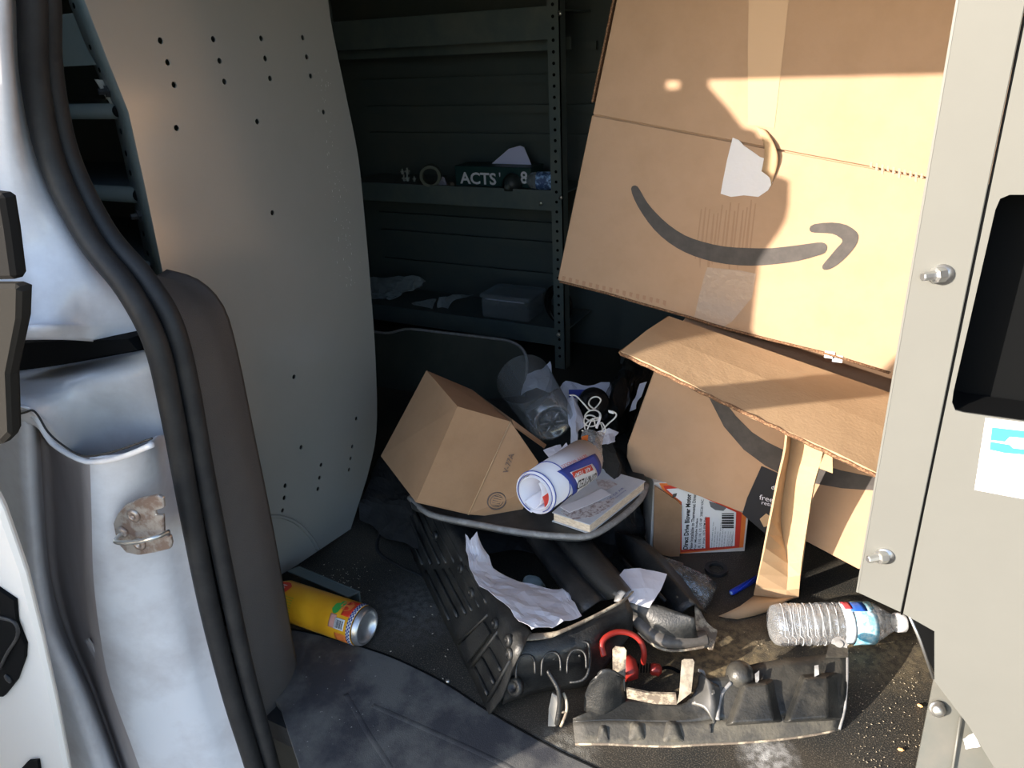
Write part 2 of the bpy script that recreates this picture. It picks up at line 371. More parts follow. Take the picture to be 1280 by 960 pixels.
# finer: overhanging rounded ledge nose
low = rowsY([[(-60, 515, .39), (10, 515, .39), (38, 520, .392), (52, 545, 0.460), (85, 568, 0.429), (112, 572, .392), (170, 565, .425), (196, 545, 0.47), (216, 545, .49)],
             [(-60, 580, .39), (10, 580, .39), (40, 580, .395), (56, 580, 0.463), (95, 582, 0.432), (114, 582, .395), (175, 580, .43), (201, 570, 0.47), (221, 570, .49)],
             [(-60, 650, .39), (15, 650, .39), (45, 650, .395), (60, 650, 0.465), (98, 650, 0.434), (116, 650, .397), (180, 650, .44), (216, 650, 0.475), (236, 650, .49)],
             [(-60, 720, .39), (20, 720, .39), (52, 720, .395), (66, 720, 0.465), (100, 720, 0.434), (118, 720, .398), (190, 720, .44), (230, 720, 0.475), (250, 720, .49)],
             [(-60, 790, .38), (30, 790, .385), (66, 790, .395), (85, 790, 0.465), (108, 790, 0.434), (126, 790, .400), (205, 790, .44), (245, 790, 0.475), (265, 790, .49)],
             [(-60, 860, .37), (45, 860, .38), (95, 860, .39), (115, 860, 0.460), (128, 860, 0.432), (140, 860, .402), (220, 860, .44), (263, 860, 0.475), (283, 860, .49)],
             [(-60, 960, .36), (70, 960, .375), (130, 960, .385), (152, 960, 0.455), (160, 960, 0.429), (176, 960, .405), (250, 960, .44), (294, 960, 0.475), (314, 960, .49)],
             [(-60, 1080, .35), (100, 1080, .37), (170, 1080, .38), (190, 1080, 0.445), (200, 1080, 0.424), (215, 1080, .405), (280, 1080, .44), (327, 1080, 0.475), (347, 1080, .49)]])
lpan = loft('lower_panel', low, white_paint, body, thick=.003, sub=3)
lpan.data.materials.append(mat('brownish_channel', (.36, .32, .32), .5, noise_amt=.6, scale=9, col2=(.46, .43, .43), stretch=(1, 1, .25)))  # second, browner colour for the recessed channel faces
_w = 8 * 3
for p in lpan.data.polygons:
    if 8 <= p.index % _w < 15: p.material_index = 1
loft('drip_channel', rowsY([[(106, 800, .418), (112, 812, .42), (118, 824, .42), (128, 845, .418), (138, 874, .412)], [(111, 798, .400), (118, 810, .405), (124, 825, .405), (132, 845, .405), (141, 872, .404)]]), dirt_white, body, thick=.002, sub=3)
tube('body_seam', [PY(a, b, .377) for a, b in [(0, 522), (30, 516), (40, 513), (48, 520), (60, 540), (78, 556), (104, 570), (140, 565), (190, 548)]], .0012, seal_m, body, sub=4, seg=6)
tube('seam_lip', [PY(a, b, .388) for a, b in [(32, 514), (46, 524), (55, 540), (70, 558), (108, 577), (150, 572), (190, 556)]], .003, white_paint, body, sub=4, seg=8)
# striker plate bolted on the pillar
Os, ns = PY(180, 650, .418), Vector((.25, -1, .0)).normalized()
spx = [(147, 664), (145, 652), (150, 640), (160, 629), (180, 620), (200, 616), (207, 620), (208, 632), (197, 635), (198, 641), (207, 641), (208, 664), (216, 668), (218, 676), (216, 683), (196, 688), (178, 691), (160, 687), (152, 678)]
sp = plate('striker_plate', [PP(a, b, Os, ns) for a, b in spx], .005, steel, body, n=ns, bv=.0012)
for a, b in ((171, 641), (178, 676)):
    lathe('screw', PP(a, b, Os, ns) + ns * .005, ns, [(0, .0085), (.0015, .0085), (.003, .006), (.003, .003), (.001, .0028)], steel, sp, seg=16)
tube('striker_loop', [PP(158, 662, Os, ns) + ns * .004, PP(160, 664, Os, ns) + ns * .020, PP(185, 663, Os, ns) + ns * .022, PP(207, 659, Os, ns) + ns * .020, PP(214, 662, Os, ns) + ns * .004], .0028, bolt_m, sp, sub=4)
lathe('rivet', PP(158, 661, Os, ns) + ns * .004, ns, [(0, .007), (.004, .007), (.005, .004)], steel, sp, seg=14)

# rubber weatherstrip, two rolls
seal1 = [(6, -160), (28, -60), (40, 0), (44, 100), (66, 205), (112, 300), (160, 362), (195, 430), (216, 520), (238, 640), (262, 760), (290, 870), (318, 960), (345, 1060)]
seal2 = [(26, -160), (48, -60), (60, 0), (64, 90), (86, 195), (132, 288), (182, 348), (216, 405), (236, 480), (256, 590), (282, 720), (308, 840), (335, 940), (365, 1050)]
so_ = tube('trim_2', [PY(a, b, .468) for a, b in seal1], .0125, seal_m, sub=6, seg=12, base=(-.78, .49, 0)); st(so_); so_['label'] = 'outer roll of the black rubber door seal'
s2 = tube('trim_3', [PY(a, b, .490) for a, b in seal2], .011, seal_m, sub=6, seg=12, base=(-.76, .5, 0)); st(s2); s2['label'] = 'inner roll of the black rubber door seal'
# grey plastic pillar trim
L = [(140, 318), (165, 343), (200, 375), (226, 440), (246, 540), (278, 700), (304, 820), (330, 910), (358, 1010)]
Rr = [(196, 345), (236, 358), (268, 392), (286, 450), (306, 545), (334, 680), (352, 780), (374, 900), (398, 1010)]
rows = []
for (a, b), (c, d) in zip(L, Rr):
    p, q = PY(a, b, .515), PY(c, d, .59); m_ = p.lerp(q, .5) + Vector((.006, -.006, 0)); q2 = q + Vector((-.012, .025, 0))
    rows.append([p, p.lerp(m_, .5) + Vector((0, -.001, 0)), m_, m_.lerp(q, .6) + Vector((.003, -.002, 0)), q, q2])
tr = loft('trim_4', rows, trim_m, sub=3, thick=.002, base=(-.75, .55, 0)); st(tr); tr['label'] = 'grey plastic pillar trim inside the door seal'

# open front door at far left, seen only by its rear edge
door = bpy.data.objects.new('door_1', None); S.collection.objects.link(door); door.location = (-.9, .29, 0); ORG[door.name] = Vector(door.location)
door['kind'] = 'structure'; door['label'] = 'rear edge of the white front door'
def dY(pts, Y=.30): return [PY(a, b, Y) for a, b in pts]
# rear edge outline in x,z (metres)
lowedge = dY([(-40, 560), (0, 640), (28, 720), (48, 800), (66, 880), (82, 962), (100, 1080)])
P = [Vector((-1.5, .30, -.45)), Vector((-1.5, .30, .80)), Vector((-.83, .30, .80)), Vector((-.76, .30, .72)), Vector((-.745, .30, .56))] + lowedge
plate('skin_plate', P, .010, mat('door_white', (.82, .80, .76), .35), door, n=Vector((0, 1, 0)), bv=.004)
# unseen upper door cut to shade the big box; slot added for sun spot
_slot = [Vector((-.983 + dx, .30, 1.181 + dz)) for dx, dz in ((-.012, -.003), (-.009, -.006), (.009, -.006), (.012, -.003), (.012, .005), (.009, .008), (-.009, .008), (-.012, .005))]
_fr = [Vector((-1.5, .30, .801)), Vector((-.835, .30, .801)), Vector((-.83, .30, 1.07)), Vector((-.90, .30, 1.15)), Vector((-.93, .30, 1.18)), Vector((-.93, .30, 1.34)), Vector((-1.5, .30, 1.34))]
poly_hole('upper_door_blocker', _fr, _slot, .30, .006, white_paint, door)
plate('latch_cavity', dY([(-30, 728), (0, 733), (22, 748), (24, 775), (35, 803), (34, 820), (24, 848), (8, 868), (-30, 868)], .2995), .004, dark_m, door, n=Vector((0, -1, 0)))
tube('latch_rib', dY([(0, 772), (18, 778), (22, 795), (10, 815), (0, 835)], .294), .002, seal_m, door, sub=4)
lathe('latch_bolt', PY(12, 847, .296), (0, -1, 0), [(0, .006), (.003, .006), (.004, .003)], seal_m, door, seg=12)
plate('lower_cavity', dY([(30, 958), (38, 949), (50, 948), (54, 975), (30, 985)], .2995), .004, dark_m, door, n=Vector((0, -1, 0)), )
plate('edge_trim', dY([(-60, 235), (0, 243), (8, 290), (16, 350), (-60, 352)], .29), .012, mat('edge_dark', (.016, .016, .016), 1, spec=.08), door, n=Vector((0, 1, 0)), bv=.003)
plate('edge_trim', dY([(-60, 356), (14, 356), (23, 362), (22, 400), (8, 470), (11, 545), (0, 556), (-60, 565)], .288), .012, mat('edge_grey', (.024, .023, .021), 1, spec=.08), door, n=Vector((0, 1, 0)), bv=.003)

# unseen panel added left of the opening to shade the sill and moulding
shade_panel = bpy.data.objects.new('unseen_shade_panel', None); S.collection.objects.link(shade_panel); shade_panel.location = (-1.2, 0, 0); ORG[shade_panel.name] = Vector(shade_panel.location)
shade_panel['kind'] = 'structure'; shade_panel['label'] = 'unseen white panel added outside to cast shade, left of the opening'
plate('skin_plate', [Vector((-1.7, 0, -.5)), Vector((-1.7, 0, .80)), Vector((-.95, 0, .80)), Vector((-.90, 0, .74)), Vector((-.90, 0, .42)), Vector((-.85, 0, .375)), Vector((-.835, 0, .35)), Vector((-.82, 0, .30)), Vector((-.81, 0, .25)), Vector((-.80, 0, .05)), Vector((-.80, 0, -.45))], -.03, white_paint, shade_panel, n=Vector((0, 1, 0)), bv=.004)

# ================================================================== LEFT END PANEL of a shelf unit
XP = -.91
def panel_with_holes(name, outline, holes, hr, X, th, m, par):
    c = bpy.data.curves.new(name, 'CURVE'); c.dimensions = '2D'; c.fill_mode = 'BOTH'; c.extrude = th / 2
    def spl(pts):
        s = c.splines.new('POLY'); s.points.add(len(pts) - 1); s.use_cyclic_u = True
        for i, (a, b) in enumerate(pts): s.points[i].co = (a, b, 0, 1)
    spl([(p.y, p.z) for p in outline])
    for h in holes: spl([(h.y + hr * math.cos(t * math.pi / 5), h.z + hr * math.sin(t * math.pi / 5)) for t in range(10)])
    t = bpy.data.objects.new('t', c); S.collection.objects.link(t); dg = bpy.context.evaluated_depsgraph_get(); dg.update()
    me = bpy.data.meshes.new_from_object(t.evaluated_get(dg)); bpy.data.objects.remove(t)
    V = [Vector((X + v.co.z, v.co.x, v.co.y)) for v in me.vertices]; Fc = [tuple(p.vertices) for p in me.polygons]
    return mk(name, V, Fc, m, par)
unit = root('shelf_end_unit', 'grey-green perforated steel end panel with curved rear edge, left of opening', 'shelf panel', (XP, .85, 0))
outl = [(99, -60), (105, 0), (132, 70), (160, 140), (180, 230), (205, 350), (232, 480), (262, 600), (300, 700), (345, 722), (371, 706), (438, 662)]
outl_r = [(458, 598), (470, 540), (469, 450), (462, 350), (455, 270), (447, 195), (430, 110), (412, 20), (404, -60)]
holes = [(200, 51), (266, 49), (326, 48), (378, 47), (209, 78), (274, 76), (331, 73), (383, 71), (217, 106), (280, 102), (337, 98), (388, 95), (220, 160), (321, 152), (404, 140), (340, 266), (367, 471), (376, 559), (445, 523), (440, 558), (438, 573), (436, 587), (401, 581), (399, 597), (397, 611), (356, 607), (355, 622), (353, 638)]
ol = [PX(a, b, XP) for a, b in outl] + smooth_line([PX(a, b, XP) for a, b in outl_r], 4)
ol[10].z = max(.0, ol[10].z); 
for p in ol: p.z = max(p.z, .001)
panel_with_holes('end_panel', ol, [PX(a, b, XP) for a, b in holes], .0042, XP, .002, panel_m, unit)
# front flange folded away from the edge, with its slots
fl = []
for a, b in outl[:6]:
    p = PX(a, b, XP); fl.append([p, p + Vector((-.012, .0, 0)), p + Vector((-.045, .012, 0))])
loft('front_flange', fl, green_m, unit, thick=.002)
def flange_pt(py, t=.55):
    for (x0, y0), (x1, y1) in zip(outl, outl[1:]):
        if y0 <= py <= y1: p = PX(x0 + (x1 - x0) * (py - y0) / (y1 - y0), py, XP); break
    return p + Vector((-.012 - .033 * t, .012 * t - .0008, 0))
nfl0 = Vector((-.34, -.94, 0))
for py in (4, 57, 86, 140, 165, 193, 218, 295, 320):
    lathe('slot', flange_pt(py), nfl0, [(0, .0040), (.0006, .0040)], dark_m, unit, seg=10)
for py in (114, 272):
    lathe('bolt', flange_pt(py), nfl0, [(0, .008), (.004, .008), (.004, .0045), (.012, .004)], seal_m, unit, seg=6, smooth=False)
# shelves of that unit: rolled lips running away from the panel
for k, (a, b, rr) in enumerate([(146, 139, .010), (172, 244, .011), (192, 336, .011)]):
    p = PX(a, b, XP - .03)
    tube('shelf_lip', [p, p + Vector((-.5, .0, .0))], rr, wall_m, unit, seg=12)
    lathe('lip_end', p + Vector((.001, 0, 0)), (1, 0, 0), [(0, rr * .75), (.003, rr * .75)], dark_m, unit, seg=12)
    box('shelf_back', p + Vector((-.5, .012, -.004)), p + Vector((-.02, .25, .0)), wall_m, unit)
plate('corner_gusset', [PX(a, b, XP - .035) for a, b in [(118, 99), (138, 101), (152, 128), (146, 138), (132, 122)]], .002, panel_m, unit, n=Vector((1, 0, 0)))
box('upper_tray', PX(120, 68, XP - .03) + Vector((-.5, .0, -.012)), PX(120, 15, XP - .03) + Vector((0, .02, 0)), green_m, unit)
lathe('bolt', PX(112, 31, XP - .028), (.3, -1, 0), [(0, .005), (.004, .005), (.005, .003)], bolt_m, unit, seg=12)
# pressed arc in the lower corner
tube('pressed_bead', [PX(a, b, XP + .001) for a, b in [(330, 645), (352, 646), (372, 655), (388, 672), (396, 686)]], .008, panel_m, unit, sub=5, flat=.4)

_V = []; _F = []
for k in range(110):
    py_ = random.uniform(85, 360); p = PX(398 + (py_ - 60) * .13 + random.gauss(0, 7), py_, XP + .0016); l_ = random.choice((.0008, .001, .0015, .004)); n_ = len(_V)
    _V += [p, p + Vector((0, .0007, 0)), p + Vector((0, .0007, l_)), p + Vector((0, 0, l_)), p + Vector((.0003, .0003, l_ / 2))]
    _F += [(n_, n_ + 1, n_ + 4), (n_ + 1, n_ + 2, n_ + 4), (n_ + 2, n_ + 3, n_ + 4), (n_ + 3, n_, n_ + 4)]
tag(mk('paint_scratches', _V, _F, mat('scratch_white', (.6, .6, .58), .6), unit), kind='stuff')
# ================================================================== FAR SHELVING
YS = 1.85
shv = root('steel_shelving', 'dark green steel shelving with perforated posts against the far wall', 'shelving', (-1.2, YS, 0))
def post(x0):
    V1, F1 = hexa(Vector((x0, YS, 0)), Vector((.034, 0, 0)), Vector((0, .003, 0)), Vector((0, 0, 1.28)))
    V2, F2 = hexa(Vector((x0 + .031, YS, 0)), Vector((.003, 0, 0)), Vector((0, .034, 0)), Vector((0, 0, 1.28)))
    o = mk('post', V1 + V2, F1 + [tuple(i + 8 for i in f) for f in F2], green_m, shv)
    V = []; Fc = []
    for k in range(46):
        z = .04 + k * .0265; v, f = lathe_g((x0 + .016, YS - .0005, z), (0, -1, 0), [(0, .0042), (.0006, .0042)], 8); n = len(V); V += v; Fc += [tuple(i + n for i in q) for q in f]
    tag(mk('punched_holes', V, Fc, dark_m, o), kind='stuff')
post(-.868); post(-1.60)
for z, lip in ((.52, .055), (.125, .055), (.965, .075)):
    box('shelf', (-1.60, YS + .002, z - lip), (-.838, YS + .006, z), green_m, shv, bv=.001)
    box('shelf_deck', (-1.60, YS + .006, z - .012), (-.838, 2.06, z - .008), green_m, shv)
for z in (.30, .36, .62, .70, .78, .86, .20):
    box('back_rail', (-1.62, 2.055, z), (-.82, 2.065, z + .022), wall_m, shv)
box('side_rail', (-1.60, YS + .08, .865), (-.84, YS + .085, .895), green_m, shv)
for (a, b) in ((700, 17), (701, 247), (698, 418), (676, 254)):
    lathe('bolt', PY(a, b, YS - .001), (0, -1, 0), [(0, .006), (.003, .006), (.005, .003)], bolt_m, shv, seg=10)
# wheel-arch like dark cabinet to the right of the shelving
box('wall_trim_2', (-.70, 1.95, 0), (-.2, 2.08, .75), wall_m)['kind'] = 'structure'

# items on the middle shelf (top z=.52)
zs = .513
def onshelf(a, b, Y=1.90): return PY(a, b, Y)
b0 = PY(570, 236, 1.90); bx0 = b0.x; 
rt = root('binder_box', 'dark green box marked ACTS lying on the middle shelf', 'box', (bx0 + .12, 1.93, zs))
x1 = PY(664, 236, 1.90).x; zt = PY(600, 208, 1.90).z
box('body', (bx0, 1.90, zs), (x1, 1.985, zt), mat('green_box', (.012, .045, .045), .5), rt, bv=.002)
hgt = PY(600, 214, 1.899).z - PY(600, 229, 1.899).z
text('lettering', 'ACTS', PY(575.5, 229.5, 1.899), (1, 0, 0), (0, 0, 1), hgt, paper, rt, width=PY(620, 230, 1.9).x - PY(575, 230, 1.9).x, bold=.025)
text('lettering', "'", PY(624, 221, 1.899), (1, 0, 0), (0, 0, 1), hgt * .35, paper_in, rt)
text('lettering', '8', PY(651, 229.5, 1.899), (1, 0, 0), (0, 0, 1), hgt, paper, rt, bold=.025)
tg = tag(plate('folded_paper', [PY(a, b, 1.955) for a, b in [(606, 212), (636, 186), (650, 182), (655, 184), (664, 206), (662, 213)]], .0015, mat('bluish_paper', (.60, .63, .90), .6), n=Vector((0, 1, 0)), base=(-.95, 1.955, zs)), 'pale blue-white card standing up behind the dark green box', 'card')
def ring(name, label, cat, c, d, ro, ri, wd, m):
    V, Fc = [], []
    prof = [(0, ri), (0, ro), (wd, ro), (wd, ri), (0, ri)]
    V, Fc = lathe_g(c, d, prof, 28, cap=False); ob = mk(name, V, Fc, m, smooth=False, base=c); return tag(ob, label, cat)
c = PY(543, 222, 1.90); ring('tape_roll', 'roll of dark olive tape standing on the middle shelf, left of the green box', 'tape', Vector((c.x, 1.885, zs + .031)), Vector((.45, -.85, .0)), .031, .023, .035, mat('olive', (.07, .085, .06), .5))
tag(crumple('paper_scrap', rowsY([[(546, 218, 1.92), (556, 222, 1.92)], [(545, 234, 1.90), (560, 236, 1.90)]]), mat('lilac_paper', (.35, .33, .42), .6), amp=.006, base=(-1.1, 1.9, zs)), 'small crumpled pale scrap beside the tape roll on the middle shelf', 'paper')
tag(lathe('round_disc', PY(565, 231, 1.88), (0, -1, .2), [(-.004, .004), (-.003, .008), (.004, .010), (.009, .006)], mat('brownish', (.10, .08, .065), .5), seg=14), 'small round brownish disc between tape roll and green box', 'disc')
dk = root('dome_container', 'dark dome-shaped container in front of the green box on the shelf', 'container', (PY(640, 232, 1.875).x, 1.875, zs))
lathe('dome', ORG[dk.name], (0, 0, 1), [(0, .027), (.02, .027), (.032, .022), (.042, .012), (.045, .002)], mat('darkcap', (.02, .028, .03), .5), dk); lathe('knob', ORG[dk.name] + Vector((0, -.026, .012)), (0, -1, .2), [(0, .009), (.005, .008), (.006, .002)], wall_m, dk, seg=12)
bb = root('water_bottle', 'bluish plastic bottle with pale label lying at the right end of the middle shelf', 'bottle', (PY(684, 232, 1.89).x, 1.89, zs))
lathe('body', ORG[bb.name] + Vector((-.045, -.005, .025)), (1, .15, 0), [(-.016, .003), (-.008, .014), (.0, .022), (.01, .024), (.085, .024), (.09, .018)], blue_clear, bb)
lathe('label', ORG[bb.name] + Vector((-.045, -.005, .025)), (1, .15, 0), [(.018, .0246), (.075, .0246)], mat('bluelabel', (.35, .55, .85), .45, noise_amt=.9, scale=70, col2=(.05, .10, .25)), bb, cap=False)
gl_m = mat('small_bright', (.35, .36, .33), .4)
for k, (a, b, s, lb) in enumerate([(503, 214, .008, 'topmost'), (509, 213, .010, 'tall thin'), (505, 222, .009, 'small'), (509, 222, .010, 'widest'), (518, 225, .008, 'rightmost')]):
    c = PY(a, b, 1.93); tag(lathe('fitting', Vector((c.x, c.y, zs + .001 + (.02 if k < 2 else 0))), (0, 0, 1), [(0, s * .5), (s * .8, s * .5), (s * .8, s * .8), (s * 1.2, s * .8), (s * 1.2, s * .3), (s * 2, s * .3)], gl_m, seg=8, smooth=False), lb + ' dull metal fitting in the cluster at the left of the middle shelf', 'fitting', 'metal fittings at the left of the middle shelf')
# items on the lower shelf (z=.125 -> deck .117)
zl = .12
tag(crumple('plastic_bag', [[PY(a, b, Y) for a, b, Y in r] for r in [[(455, 346, 1.98), (475, 348, 1.97), (515, 343, 1.96), (532, 350, 1.95)], [(450, 360, 1.95), (475, 366, 1.93), (505, 362, 1.93), (528, 358, 1.94)], [(450, 372, 1.92), (470, 373, 1.91), (490, 374, 1.91), (510, 366, 1.92)]]], cloth_m, amp=.010, sub=5, seed=3, base=(-1.4, 1.93, zl)), 'grey translucent plastic bag at the left of the lower shelf', 'bag')
tag(crumple('torn_paper', [[PY(a, b, Y) for a, b, Y in r] for r in [[(548, 372, 1.94), (560, 369, 1.96), (590, 368, 1.96)], [(545, 392, 1.90), (556, 390, 1.90), (566, 376, 1.93)]]], cloth_m, amp=.008, sub=5, seed=5, base=(-1.2, 1.93, zl)), 'torn grey paper with ragged corner in the middle of the lower shelf', 'paper')
tag(crumple('paper_wad', [[PY(a, b, Y) for a, b, Y in r] for r in [[(505, 380, 1.92), (520, 378, 1.92), (545, 372, 1.94)], [(512, 386, 1.90), (525, 388, 1.89), (540, 388, 1.89)]]], cloth_m, amp=.006, sub=5, seed=8, base=(-1.3, 1.9, zl)), 'flattened grey paper wad left of the torn paper on the lower shelf', 'paper')
c1 = PY(602, 402, 1.87); c2 = PY(661, 404, 1.87)
tb = root('clear_tub', 'clear square plastic tub with bluish lid on the lower shelf', 'container', (c1.x / 2 + c2.x / 2, 1.92, zl))
wdt = c2.x - c1.x
bevel(box('tub_body', (c1.x, 1.87, zl), (c2.x, 1.99, zl + .065), clear_t, tb), .012, 3)
bevel(box('tub_lid', (c1.x - .002, 1.868, zl + .064), (c2.x + .002, 1.992, zl + .078), blue_clear, tb), .005, 2)
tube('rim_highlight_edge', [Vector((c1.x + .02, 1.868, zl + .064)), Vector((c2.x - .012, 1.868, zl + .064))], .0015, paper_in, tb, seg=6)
c = PY(690, 385, 1.90); cw = root('coiled_hose', 'coiled dark hose at the right end of the lower shelf', 'hose', (c.x, 1.93, zl))
for k in range(3):
    tube('coil', [Vector((c.x + .01 * k - .0 + .002, 1.93 - .012 * k, zl + .055)) + Vector((math.cos(t) * .035, 0, math.sin(t) * .05)) for t in [i * math.pi / 10 for i in range(20)]], .0065, bag_m, cw, closed=True)

# dark panel leaning in front of the shelving
lp = [(440, 408), (468, 414), (487, 416), (500, 413), (515, 411), (560, 416), (620, 423), (640, 427), (654, 436), (660, 452), (658, 480), (654, 520), (640, 560), (600, 640), (440, 640)]
nL = Vector((.05, -1, .28)).normalized(); OL = PY(560, 420, 1.60)
o = plate('leaning_panel', [PP(a, b, OL, nL) for a, b in lp], .006, dark_card, n=nL, bv=.002, base=(OL.x, 1.6, 0))
tag(o, 'dark grey-green plastic panel with rounded corner leaning before the shelving', 'panel')
edge = tube('rolled_edge', [PP(a, b, OL, nL) + nL * .006 for a, b in lp[:11]], .004, rim_m, None, sub=3, seg=6); 
edge.parent = o; edge.location = -ORG[o.name]

# ================================================================== CARDBOARD BOXES
TH = .004
# ---- big box
BL, BR, BT = PY(697, 350, 1.2), PY(1115, 468, 1.2), PY(770, 0, 1.2)
ub = (BR - BL).normalized(); ub.y = 0; vb = (BT - BL).normalized()
A = BL; B = BL + ub * .66; D = BL + vb * .64; Cc = B + vb * .64
nb = Vector((0, 1, 0)); dep = Vector((0, .42, 0))
big = root('large_cardboard_box', 'largest cardboard box, tilted, with black curved arrow, stacked on top', 'box', A + ub * .3)
mid = PY(742, 145, 1.2); tm = (mid - A).dot(vb)
# walls as sheets
def wall(name, P, th, m, par, n): return plate(name, P, th, m, par, n=n, bv=.0012)
hx('body', A + Vector((0, .006, 0)), ub * .66, dep, vb * .64, card, big, bv=.003)
wall('lower_flap', [A, B, B + vb * tm, A + vb * tm], TH, card, big, nb)
wall('upper_flap', [A + vb * (tm + .0025) + ub * .001, B + vb * (tm + .0025), Cc, D + ub * .001], TH, card, big, nb)
wall('corner_edge', [A + vb * (tm + .02) + Vector((-.003, 0, 0)), A + vb * (tm + .02) + Vector((-.003, .06, 0)), D + Vector((-.003, .06, 0)), D + Vector((-.003, 0, 0))], .003, card_edge, big, Vector((-1, 0, .2)))
smile = [(789, 236), (792, 232), (797, 233), (802, 241), (809, 253), (820, 266), (836, 281), (856, 294), (878, 302), (905, 308), (935, 310), (965, 310), (1000, 306), (1022, 303), (1031, 304), (1034, 309), (1031, 316), (1020, 320), (998, 326), (970, 330), (940, 332), (908, 330), (880, 324), (856, 315), (836, 303), (818, 287), (803, 267), (793, 249)]
head = [(1012, 285), (1018, 280), (1040, 278), (1058, 281), (1071, 290), (1073, 298), (1069, 308), (1059, 320), (1048, 330), (1038, 336), (1030, 337), (1028, 332), (1036, 322), (1046, 310), (1053, 302), (1050, 297), (1040, 292), (1024, 291), (1014, 290)]
nf = Vector((0, -1, 0))
decal('curved_print', smile, A, nf, ink, big, sm=2); decal('arrow_head_print', head, A, nf, ink, big, sm=2)
decal('torn_tape', [(916, 172), (924, 175), (930, 182), (942, 190), (950, 196), (962, 200), (968, 212), (966, 228), (960, 238), (948, 246), (930, 244), (914, 246), (901, 242), (904, 225), (909, 200)], A, nf, tape_white, big, off=.0012)
loft('tape_curl', [[PY(a, b, 1.2 - (1.2 - Y) * .45) for a, b, Y in r] for r in [[(944, 158, 1.197), (952, 172, 1.185), (956, 190, 1.190), (952, 214, 1.196)], [(956, 162, 1.192), (966, 178, 1.178), (970, 196, 1.182), (962, 222, 1.195)], [(964, 172, 1.197), (971, 190, 1.190), (972, 206, 1.190), (964, 232, 1.198)]]], card_l, big, thick=.001, sub=3)
decal('clear_tape', [(884, 334), (925, 338), (945, 342), (940, 372), (915, 402), (905, 408), (868, 396), (874, 370), (879, 350)], A, nf, tape, big, off=.0007)
decal('clear_tape', [(936, 0), (986, 0), (976, 90), (968, 160), (935, 156), (935, 60)], A, nf, mat('taped_board', (.50, .32, .185), .4), big, off=.0005)
# ribbed scuffs near the print
for k in range(14):
    x = 876 + k * 5.2; y0 = 255 + random.random() * 14 - k * .5; 
    decal('scuff', [(x, y0), (x + 1.6, y0), (x - 6, y0 + 62 + random.random() * 26), (x - 7.6, y0 + 62)], A, nf, mat('scuff_ink', (.36, .225, .14), .8) if k == 0 else bpy.data.materials['scuff_ink'], big, off=.0004)
rs = mat('red_stamp', (.62, .30, .22), .8)
for k in range(11):
    x = 1088 + k * 7; y0 = 202 + k * 1.6; decal('stamp_mark', [(x, y0), (x + 3, y0 + .6), (x + 2, y0 + 7 + (k % 3) * 3), (x - 1, y0 + 6 + (k % 3) * 3)], A, nf, rs, big, off=.0006)
bs = mat('brown_stamp', (.36, .21, .13), .8)
for k in range(16):
    x = 703 + k * 8.4; y0 = 345 + k * 2.0; decal('stamp_mark', [(x, y0), (x + 4, y0 + 1), (x + 3, y0 + 6 + (k % 2) * 2), (x - .5, y0 + 5)], A, nf, bs, big, off=.0006)
tube('torn_edge', [PY(a, b, 1.199) for a, b in [(700, 352), (760, 367), (800, 379), (860, 396), (905, 410), (960, 424), (1030, 441), (1112, 466)]], .0022, card_edge, big, seg=6)
for (a, b) in ((1040, 446), (1030, 441)): box('tape_tag', PY(a, b + 6, 1.198), PY(a + 14, b - 1, 1.2), tape_white, big)

# ---- lower box, rolled over, front flap folded out
YL = 1.12
Al, Bl_ = PY(784, 568, YL), PY(1073, 712, YL)
lowb = root('lower_cardboard_box', 'cardboard box with black curved band under the largest box, lid flap hanging open', 'box', Vector((Bl_.x, YL, 0)))
Tl, Tr = PY(828, 420, YL), PY(1118, 500, YL)
dp = Vector((0, .36, .0))
P = [PY(a, b, YL) for a, b in [(790, 590), (783, 572), (784, 556), (818, 462), (838, 418), (1118, 520), (1110, 560), (1076, 712), (1073, 712), (960, 652)]]
for p in P: p.z = max(p.z, .003)
plate('body', P, .36, card, lowb, n=Vector((0, 1, 0)), bv=.003)
band = [(883, 490), (896, 488), (906, 502), (920, 520), (940, 540), (960, 553), (985, 565), (1018, 578), (1052, 588), (1096, 597), (1096, 613), (1052, 610), (1018, 604), (985, 596), (957, 582), (930, 562), (905, 533)]
OLf = PY(950, 600, YL)
decal('curved_band_print', [(a, b) for a, b in band], OLf, nf, ink, lowb)
decal('black_tape', [(952, 582), (984, 596), (984, 690), (928, 642), (934, 622)], OLf, nf, mat('black_tape', (.028, .030, .036), .3), lowb, off=.0012)
Ot = OLf + Vector((0, -.0012, 0))
udir = (PY(965, 622, YL) - PY(948, 618, YL)).normalized()
vdir = Vector((-udir.z, 0, udir.x)) * (1 if udir.x > 0 else -1)
text('print', 'free', PY(949, 624, YL - .002), udir, vdir, .010, paper_in, lowb)
text('print', 'del', PY(964, 611, YL - .002), udir, vdir, .008, paper_in, lowb)
text('print', 'returns', PY(952, 630, YL - .002), udir, vdir, .006, paper_in, lowb)
decal('box_icon', [(950, 648), (958, 641), (966, 647), (964, 656), (955, 658)], OLf, nf, card_l, lowb, off=.002)
